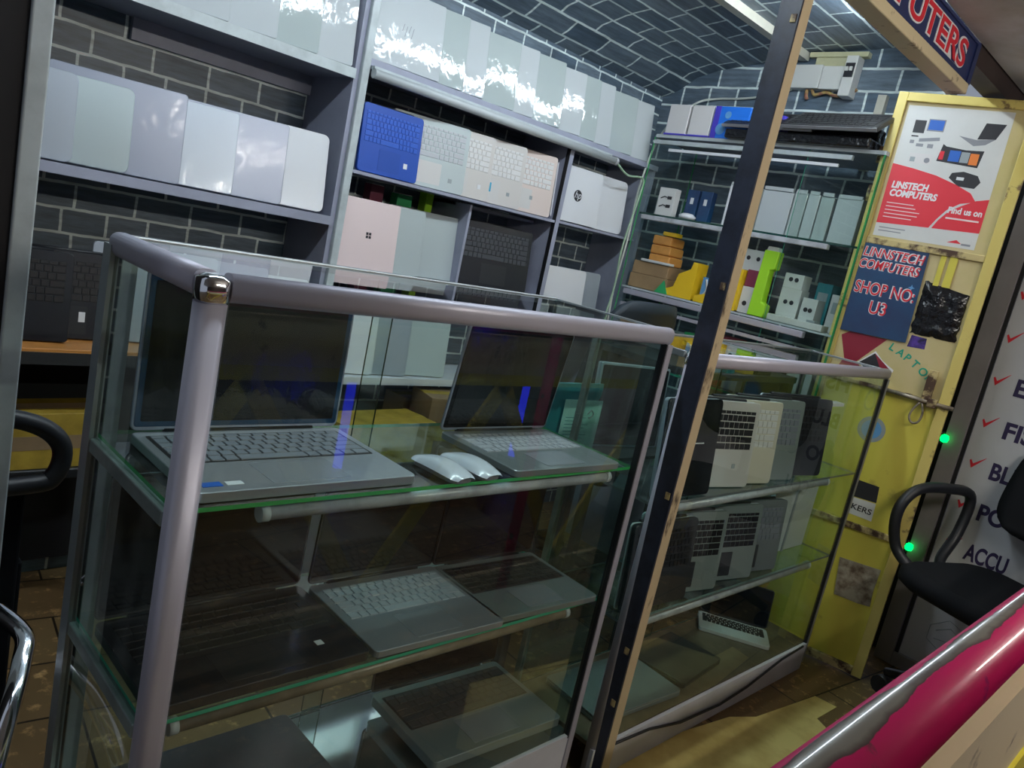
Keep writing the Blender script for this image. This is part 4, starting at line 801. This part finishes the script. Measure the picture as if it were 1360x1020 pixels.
MB().box(2.84, 2.859, 1.40, 1.53, 1.995, 2.03).box(2.83, 2.859, 1.335, 1.555, 2.028, 2.045).build('cable_trunking', mat('yellowed_trunking', (.60, .58, .36), .4, var=.15, vscale=12), t)
t = thing('power_cable', 'white cable sagging along the right wall from the socket boxes down the cabinet side', 'cable', (2.84, 1.8, 1.8))
MB().tube(arc_pts([(2.85, 1.58, 1.925), (2.85, 1.66, 1.895), (2.85, 1.80, 1.875), (2.85, 1.92, 1.87), (2.80, 1.975, 1.84), (2.66, 1.965, 1.74), (2.56, 1.950, 1.62), (2.54, 1.965, 1.45), (2.53, 1.955, 1.25), (2.53, 1.965, 1.05), (2.52, 1.95, .9)], 8), .0045, 8).build('cable_run', 'cable', t)
t = thing('power_cable', 'greenish white cable hanging beside the white one at the cabinet edge', 'cable', (2.52, 1.95, 1.3))
MB().tube(arc_pts([(2.33, 1.935, 1.50), (2.42, 1.94, 1.47), (2.52, 1.942, 1.475), (2.525, 1.945, 1.40), (2.50, 1.948, 1.2), (2.505, 1.945, 1.05), (2.48, 1.94, .9)], 8), .004, 8).build('cable_run', 'cable_g', t)

# ------------------------------------------------------------------ yellow folding door
Lp = Vector((2.5575, 1.0747, 0)); Rp = Vector((2.6367, .6864, 0)); U_ = (Rp - Lp).normalized(); NN = U_.cross(Vector((0, 0, 1))); DW = (Rp - Lp).length
DM = frameM(Lp, U_, NN)
d_ = thing('door_leaf', 'tall narrow chipped yellow steel door leaf standing open with posters on it', 'door', M=DM)
B = lambda mb, n, m_, par=None, bev=0: mb.build(n, m_, par or d_, world=False, bevel=bev)
B(MB().box(0, DW, .012, 1.832, -.012, -.006), 'door_sheet', 'yellow2'); B(MB().box(.028, DW - .032, .942, 1.812, -.006, -.0058), 'upper_sheet', 'cream2')
B(MB().box(0, .028, .005, 1.838, -.018, .006), 'frame_bar', 'yellow', bev=.002); B(MB().box(DW - .032, DW, .005, 1.838, -.018, .008), 'frame_bar', 'yellow', bev=.002)
B(MB().box(.028, DW - .032, 1.812, 1.838, -.018, .006), 'frame_bar', 'yellow', bev=.002); B(MB().box(.028, DW - .032, .005, .032, -.018, .006), 'frame_bar', 'rust', bev=.002)
B(MB().box(.028, DW - .032, 1.372, 1.392, -.010, .004), 'cross_bar', 'rust', bev=.002); B(MB().box(.028, DW - .032, .470, .490, -.010, .004), 'cross_bar', 'rust', bev=.002); B(MB().box(.028, DW - .032, .930, .942, -.010, .001), 'cross_bar', 'rust')
B(MB().box(.25, .265, 1.28, 1.372, -.006, -.001).box(.275, .297, 1.28, 1.372, -.006, .001), 'pressed_rib', 'yellow2')
lt = B(MB().tube([(.19, .937, .014), (DW + .012, .930, .014)], .0065, 10), 'bolt', 'steel_l')
MB().box(.315, .342, .925, 1.03, .004, .018).box(.335, .362, .918, .945, .006, .024).build('bolt_bracket', 'rust', lt, world=False, bevel=.002)
MB().tube(arc_pts([(.316, .925, .012), (.302, .895, .014), (.300, .872, .015), (.312, .858, .015), (.328, .866, .015), (.332, .895, .014), (.322, .925, .012)], 6), .0035, 8).build('bolt_ring', 'steel_l', lt, world=False)
B(MB().plate([(.228, .364), (.355, .371), (.352, .30), (.356, .243), (.320, .238), (.244, .238)][::-1], -.006, -.0035), 'bare_patch', 'plate')
for zz in (1.62, 1.50): B(MB().tube([(-.004, zz, -.006), (-.004, zz + .05, -.006)], .009, 10), 'door_hinge', 'rust')
def sheet(par, poly, z_, m_, n_, th=.0003):
    a = sum(poly[i][0] * poly[(i + 1) % len(poly)][1] - poly[(i + 1) % len(poly)][0] * poly[i][1] for i in range(len(poly)))
    if a < 0: poly = poly[::-1]
    return MB().plate(poly, z_, z_ + th).build(n_, m_, par, world=False)
def rc(x0, x1, y0, y1): return [(x0, y0), (x1, y0), (x1, y1), (x0, y1)]
# poster
PM = DM @ T((.041, 1.400, -.0055)) @ R(.6, 'Z')
p = thing('poster', 'white and red computer shop poster on the upper yellow door', 'poster', M=PM)
sheet(p, rc(0, .288, 0, .402), 0, 'paper', 'sheet')
cv = [(0, .223)] + [(.265 * k / 12, .223 - .055 * (k / 12) ** 1.0 - .012 * math.sin(PI * k / 12) * -1) for k in range(1, 8)]
sheet(p, [(0, .040), (.15, .046), (.165, .075), (.185, .105), (.215, .128), (.255, .138), (.235, .162), (.19, .182), (.13, .202), (.06, .216), (0, .225)], .0003, 'red_p', 'red_swoosh')
sheet(p, [(.158, .046), (.288, .050), (.288, .150), (.255, .142), (.220, .122), (.190, .100), (.170, .072)], .0003, 'red_p', 'red_swoosh')
text('LINSTECH', .028, T((.014, .152, .0007)), 'letter_w', p, width=.105, bold=.0012, shear=.1); text('COMPUTERS', .028, T((.014, .127, .0007)), 'letter_w', p, width=.135, bold=.0012, shear=.1)
for k, w_ in enumerate((.078, .086, .100, .096, .082)): sheet(p, rc(.014, .014 + w_, .104 - k * .011, .1065 - k * .011), .0007, 'pink', 'small_print')
text('Find us on', .026, T((.188, .098, .0007)), 'letter_w', p, width=.092, bold=.0008); sheet(p, rc(.188, .278, .080, .085), .0007, 'pink', 'small_print')
for k in (0, 1): sheet(p, rc(.012, .088 - .01 * k, .026 - k * .010, .029 - k * .010), .0003, 'ink_g', 'small_print')
sheet(p, [(.21, .012), (.235, .022), (.25, .012)], .0003, 'red_p', 'small_logo'); sheet(p, rc(.25, .275, .008, .014), .0003, 'ink_g', 'small_print')
pc = sheet(p, rc(.030, .062, .322, .360), .0003, 'ink', 'printed_tower'); sheet(p, rc(.068, .115, .330, .366), .0003, 'ink_g', 'printed_monitor'); sheet(p, rc(.071, .112, .334, .363), .0006, 'sticker_b', 'printed_monitor_picture')
sheet(p, [(.055, .296), (.112, .304), (.110, .314), (.054, .306)], .0003, 'ink_g', 'printed_keyboard'); sheet(p, rc(.050, .070, .282, .291), .0003, 'ink_g', 'printed_part'); sheet(p, rc(.082, .098, .280, .292), .0003, 'ink_g', 'printed_part'); sheet(p, rc(.030, .042, .290, .300), .0003, 'ink_g', 'printed_part'); sheet(p, rc(.030, .050, .310, .314), .0003, 'ink', 'printed_part')
sheet(p, [(.210, .318), (.258, .322), (.275, .366), (.222, .366)], .0003, 'ink', 'printed_laptop'); sheet(p, [(.160, .324), (.210, .316), (.258, .322), (.235, .304), (.205, .298)], .0003, 'ink_g', 'printed_laptop')
sheet(p, [(.118, .245), (.232, .236), (.238, .286), (.190, .284), (.135, .290), (.125, .296)], .0003, 'ink', 'printed_screens'); sheet(p, rc(.148, .178, .248, .280), .0006, 'sticker_b', 'printed_picture'); sheet(p, rc(.180, .203, .247, .278), .0006, 'sticker_g', 'printed_picture'); sheet(p, rc(.205, .228, .243, .276), .0006, 'orange_p', 'printed_picture'); sheet(p, rc(.122, .134, .250, .275), .0006, 'letter', 'printed_picture')
sheet(p, [(.165, .200), (.195, .178), (.24, .176), (.252, .196), (.240, .214), (.200, .222), (.170, .215)], .0003, 'ink', 'printed_printer'); sheet(p, rc(.186, .206, .196, .205), .0006, 'sticker', 'printed_paper')
sheet(p, rc(.040, .105, .232, .262), .0003, 'box_w', 'printed_projector'); sheet(p, rc(.044, .058, .236, .250), .0006, 'sticker_g', 'printed_vent'); MB().lathe([(.008, .0006), (.008, .0009)], 16, M=T((.092, .243, 0))).build('printed_lens', 'ink_g', p, world=False)
# shop number board
S = thing('shop_number_board', 'navy shop number board with red letters on the yellow door', 'sign', M=DM @ T((.018, 1.088, -.0055 + .006)))
sheet(S, [(.002, 0), (.208, .004), (.198, .290), (-.004, .292)], 0, 'teal_n', 'board', .002)
for dz, m_, bo, ww in ((.0021, 'letter_w', .0024, 0), (.0030, 'letter', .0002, 0)):
    text('LINNSTECH', .040, T((.012, .245, dz)), m_, S, width=.178, bold=bo, shear=.15, ext=.0004); text('COMPUTERS', .040, T((.008, .207, dz)), m_, S, width=.178, bold=bo, shear=.15, ext=.0004)
    text('SHOP NO:', .054, T((.016, .128, dz)), m_, S, width=.178, bold=bo, ext=.0004); text('U3', .056, T((.075, .070, dz)), m_, S, width=.050, bold=bo, ext=.0004)
star = [(.178 + (.010 if k % 2 == 0 else .004) * math.cos(PI * k / 4), .172 + (.010 if k % 2 == 0 else .004) * math.sin(PI * k / 4)) for k in range(8)]
sheet(S, star, .0021, 'blue_k', 'star')
# black plastic bag patch
t = thing('plastic_bag', 'crumpled black plastic taped beside the shop number board', 'plastic bag', M=DM @ T((0, 0, -.005)))
vs = []; nx, ny = 16, 20
for j in range(ny + 1):
    for i in range(nx + 1):
        u_, v = i / nx, j / ny; x_ = .228 + .128 * u_ + .006 * mnoise.noise(Vector((v * 9, 1, 0))); y_ = 1.125 + .165 * v + .006 * mnoise.noise(Vector((u_ * 9, 5, 0))) - .02 * u_ * v
        e_ = min(u_, 1 - u_, v, 1 - v); vs.append((x_, y_, .001 + min(1, e_ * 8) * (.006 + .010 * abs(mnoise.noise(Vector((u_ * 6, v * 8, 2)))))))
fs = [(j * (nx + 1) + i, j * (nx + 1) + i + 1, (j + 1) * (nx + 1) + i + 1, (j + 1) * (nx + 1) + i) for j in range(ny) for i in range(nx)]
MB().add(vs, fs, 0, True).build('bag_sheet', 'bag', t, world=False)
# torn laptop picture and lettering
t = thing('sticker', 'red and black diamond shaped cut-out below the shop number board', 'sticker', M=DM @ T((0, 0, -.0055)))
sheet(t, [(.036, 1.072), (.060, 1.090), (.172, 1.088), (.100, .995), (.070, .985)], 0, 'red_d', 'red_panel'); sheet(t, [(.105, .997), (.150, 1.045), (.178, 1.02), (.216, 1.000), (.215, .992), (.135, .985)], .0003, 'letter_w', 'white_border'); sheet(t, [(.112, .999), (.150, 1.038), (.205, .998), (.140, .990)], .0006, 'ink', 'black_panel'); sheet(t, [(.150, 1.038), (.160, 1.030), (.205, .998), (.175, .997)], .0009, 'red_d', 'red_panel')
t = thing('lettering', 'green LAPTOPS lettering running down the yellow door by the bolt', 'lettering', M=DM @ T((0, 0, -.0055)))
for k, chh in enumerate('LAPTOPS'[:6]):
    a = -18 - k * 4; x_ = .182 + k * .0245; y_ = 1.062 - k * .0085 - .0008 * k * k
    text(chh, .033, T((x_, y_, .0002)) @ R(a, 'Z'), 'green_l', t, bold=.0006, name='letter')
t = thing('sticker', 'small dark purple sticker under the black plastic', 'sticker', M=DM @ T((0, 0, -.0055))); sheet(t, [(.232, 1.082), (.282, 1.085), (.280, 1.118), (.236, 1.120)], 0, 'purple', 'sticker_sheet')
t = thing('sticker', 'white label reading KERS with a black torn piece above on the lower door', 'sticker', M=DM @ T((0, 0, -.0055))); sheet(t, [(.205, .515), (.285, .512), (.283, .572), (.205, .570)], 0, 'paper', 'label_sheet'); sheet(t, [(.212, .573), (.283, .575), (.278, .628), (.214, .630)], 0, 'ink', 'black_piece')
text('KERS', .026, T((.214, .533, .0004)) @ R(-2, 'Z'), 'ink', t, width=.062, bold=.0004)
t = thing('sticker', 'round blue white sticker half hidden behind the glass case edge', 'sticker', M=DM @ T((.205, .80, -.0055))); MB().lathe([(.042, 0), (.042, .0003)], 28).build('disc', 'sticker_g', t, world=False); MB().lathe([(.030, .0004), (.030, .0006)], 24).build('inner_disc', 'blue_k', t, world=False)

# ------------------------------------------------------------------ banner
BM = frameM((2.895, .70, 0), (0, -1, 0), (-1, 0, 0))
t = thing('banner', 'white service list banner with red ticks in a taupe frame at the right', 'banner', M=BM)
sheet(t, rc(.035, 1.2, .05, 1.72), .004, 'banner', 'sheet', .001)
MB().box(-.035, .022, .0, 1.76, -.01, .02).build('frame_side', 'frame_g', t, world=False, bevel=.002); MB().box(.022, .034, .045, 1.76, -.006, .010).build('black_seal', 'rubber', t, world=False); MB().box(.022, 1.24, 0, .048, -.01, .02).build('frame_bottom', 'frame_g', t, world=False, bevel=.002); MB().box(.022, 1.24, 1.72, 1.76, -.01, .02).build('frame_top', 'frame_g', t, world=False)
rows_ = [(1.310, .062, 'EP', .085), (1.170, .064, 'CYB', .10), (1.030, .066, 'EL', .10), (.890, .074, 'FIS', .086), (.752, .076, 'BLU', .10), (.612, .080, 'POP U', .16), (.475, .084, 'ACCU', .125)]
for zz, x_, w_, ww in rows_:
    tk = MB().plate([(x_ - .022, zz + .012), (x_ - .012, zz - .012), (x_ + .022, zz + .030), (x_ + .024, zz + .034), (x_ - .010, zz + .004), (x_ - .018, zz + .016)], .0052, .0058).build('red_tick', 'letter', t, world=False)
    if w_ in ('FIS', 'BLU', 'ACCU', 'EL', 'POP U', 'CYB', 'EP'):
        bdy = {'EP': 'E', 'CYB': 'C', 'EL': 'E', 'POP U': 'PO  U'}.get(w_, w_); ww = {'EP': None, 'CYB': None, 'EL': None}.get(w_, ww)
        text(bdy, .076, T((x_ + .042, zz - .028, .0055)) @ R(-1, 'Z'), 'ink_n', t, width=ww or .034, bold=.0024)
text('O', .06, T((.33, .59, .0055)), 'ink_n', t, bold=.001)
MB().tube([(.10, .19, .0056), (.15, .23, .0056), (.20, .21, .0056), (.20, .15, .0056), (.14, .12, .0056), (.10, .14, .0056), (.10, .19, .0056)], .0012, 6).tube([(.12, .18, .0056), (.16, .205, .0056), (.185, .19, .0056), (.18, .16, .0056), (.12, .15, .0056)], .0012, 6).build('faint_logo', 'sticker_g', t, world=False)
for i, (yy, zz) in enumerate(((.775, .81), (.775, .42))):
    t = thing('indicator_lamp', 'small glowing green lamp in the gap beside the banner, %s of two' % ('upper' if i == 0 else 'lower'), 'lamp', (2.82, yy, zz), group='green lamps by the banner')
    MB().lathe([(.002, -.014), (.011, -.011), (.014, 0), (.011, .011), (.002, .014)], 14, M=T((2.86, .73, zz))).build('lamp_bulb', 'greenled', t); MB().box(2.853, 2.867, .735, .76, zz - .02, zz + .02).build('lamp_back', 'blk', t)
# ------------------------------------------------------------------ overhead sign
SM = frameM((0, .80, 0), (1, 0, 0), (0, -1, 0))
t = thing('fascia_sign', 'navy overhead sign board with red COMPUTERS lettering at the top right', 'sign', M=SM)
MB().box(.6, 2.285, 1.792, 1.888, -.03, 0).build('board', 'navy', t, world=False)
MB().box(.6, 2.30, 1.765, 1.792, -.045, .006).build('bottom_trim', 'cream', t, world=False, bevel=.003); MB().box(2.285, 2.31, 1.792, 1.896, -.045, .004).build('end_trim', 'navy', t, world=False); MB().box(.6, 2.285, 1.888, 1.896, -.03, .004).build('top_trim', 'navy', t, world=False)
text('COMPUTERS', .088, T((1.405, 1.812, .0006)), 'letter_w', t, width=.83, bold=.0052, ext=.0006); text('COMPUTERS', .088, T((1.405, 1.812, .0016)), 'letter', t, width=.82, bold=.0012, ext=.0008)

# ------------------------------------------------------------------ pink handrail
t = thing('handrail', 'worn pink round handrail over a cream panel crossing the lower right corner', 'handrail', (1.6, .107, .91))
r_ = MB().tube([(-2.0, 0, 0), (2.4, 0, 0)], .0225, 28).build('rail_pipe', 'rail', t, world=False)
for xx in (-1.5, .2, 2.0): MB().tube([(xx, 0, -.91), (xx, 0, -.02)], .018, 12).build('rail_post', 'rail', t, world=False)
MB().box(-2.0, 2.4, -.024, -.009, -.150, -.034).build('cream_bar', 'cream', t, world=False)
MB().box(-2.0, 2.4, -.024, -.009, -.86, -.80).build('bottom_bar', 'cream', t, world=False)
MB().box(-2.0, 2.4, -.028, -.012, -.185, -.150).build('yellow_bar', mat('bright_yellow_bar', (.66, .56, .04), .35), t, world=False)
for k in range(11):
    xa = -2.0 + k * .4; xb = xa + .4; s_ = 1 if k % 2 == 0 else -1; za, zb = (-.80, -.185) if s_ > 0 else (-.185, -.80)
    MB().plate([(xa, za), (xa + .06, za), (xb + .06, zb), (xb, zb)][::s_] if False else [(xa, za), (xa + .06, za), (xb + .06, zb), (xb, zb)], .010, .022, M=Matrix(((1, 0, 0, 0), (0, 0, -1, 0), (0, 1, 0, 0), (0, 0, 0, 1)))).build('diagonal_bar', 'tape' if k % 2 else 'hazard_y', t, world=False)

# ------------------------------------------------------------------ lights
def tube_light(label, x0, x1, y, z, es, rods=None, col=(.82, .93, 1.0)):
    t = thing('tube_light', label, 'light', ((x0 + x1) / 2, y, z))
    MB().box(x0, x1, y - .02, y + .02, z + .012, z + .03).build('fitting', 'switch', t)
    MB().tube([(x0 + .02, y, z), (x1 - .02, y, z)], .013, 12).build('tube', emit_mat('tube_glow', col, es), t)
    if rods:
        for xx in (x0 + .2, x1 - .2): MB().tube([(xx, y, z + .025), (xx, y, rods)], .005, 8).build('hanging_rod', 'switch', t)
    for xx in (x0, x1 - .02): MB().box(xx, xx + .02, y - .014, y + .014, z - .014, z + .014).build('tube_cap', 'switch', t)
tube_light('bright ceiling tube light above the shop, just behind the overhead sign', 1.35, 2.575, 1.15, 2.035, 62)
tube_light('ceiling tube light at the left half of the shop, above the frame', .25, 1.30, 1.12, 2.03, 75)
tube_light('corridor tube light hanging behind the viewer', .9, 2.1, -.55, 1.74, 95, rods=1.897, col=(1.0, .95, .86))
for i, (xx, yy) in enumerate(((1.86, -1.0), (2.92, -1.0))):  # unseen glowing tubes added so the case glass picks up blue streaks
    t = thing('added_blue_tube', 'unseen blue tube added on the corridor floor for the glass reflections, %s one' % ('nearer' if i == 0 else 'farther'), 'light', (xx, yy, 0), group='added blue reflection tubes')
    MB().tube([(xx, yy, .05), (xx, yy, .46)], .02, 12).build('tube', emit_mat('added_blue_glow', (.02, .03, 1.0), 3.5), t); MB().box(xx - .05, xx + .05, yy - .05, yy + .05, 0, .05).build('foot', 'blk', t)
w = bpy.data.worlds.new('world'); sc.world = w; w.use_nodes = True
w.node_tree.nodes['Background'].inputs[0].default_value = (.55, .62, .75, 1); w.node_tree.nodes['Background'].inputs[1].default_value = .35
sc.view_settings.view_transform = 'Standard'; sc.view_settings.look = 'None'; sc.view_settings.gamma = 1; sc.view_settings.use_curve_mapping = False
sc.view_settings.exposure = 0.3
sc.cycles.transparent_max_bounces = 24; sc.cycles.max_bounces = 8; sc.cycles.sample_clamp_indirect = 6
for o in bpy.data.objects:
    if '_o' in o: del o['_o']
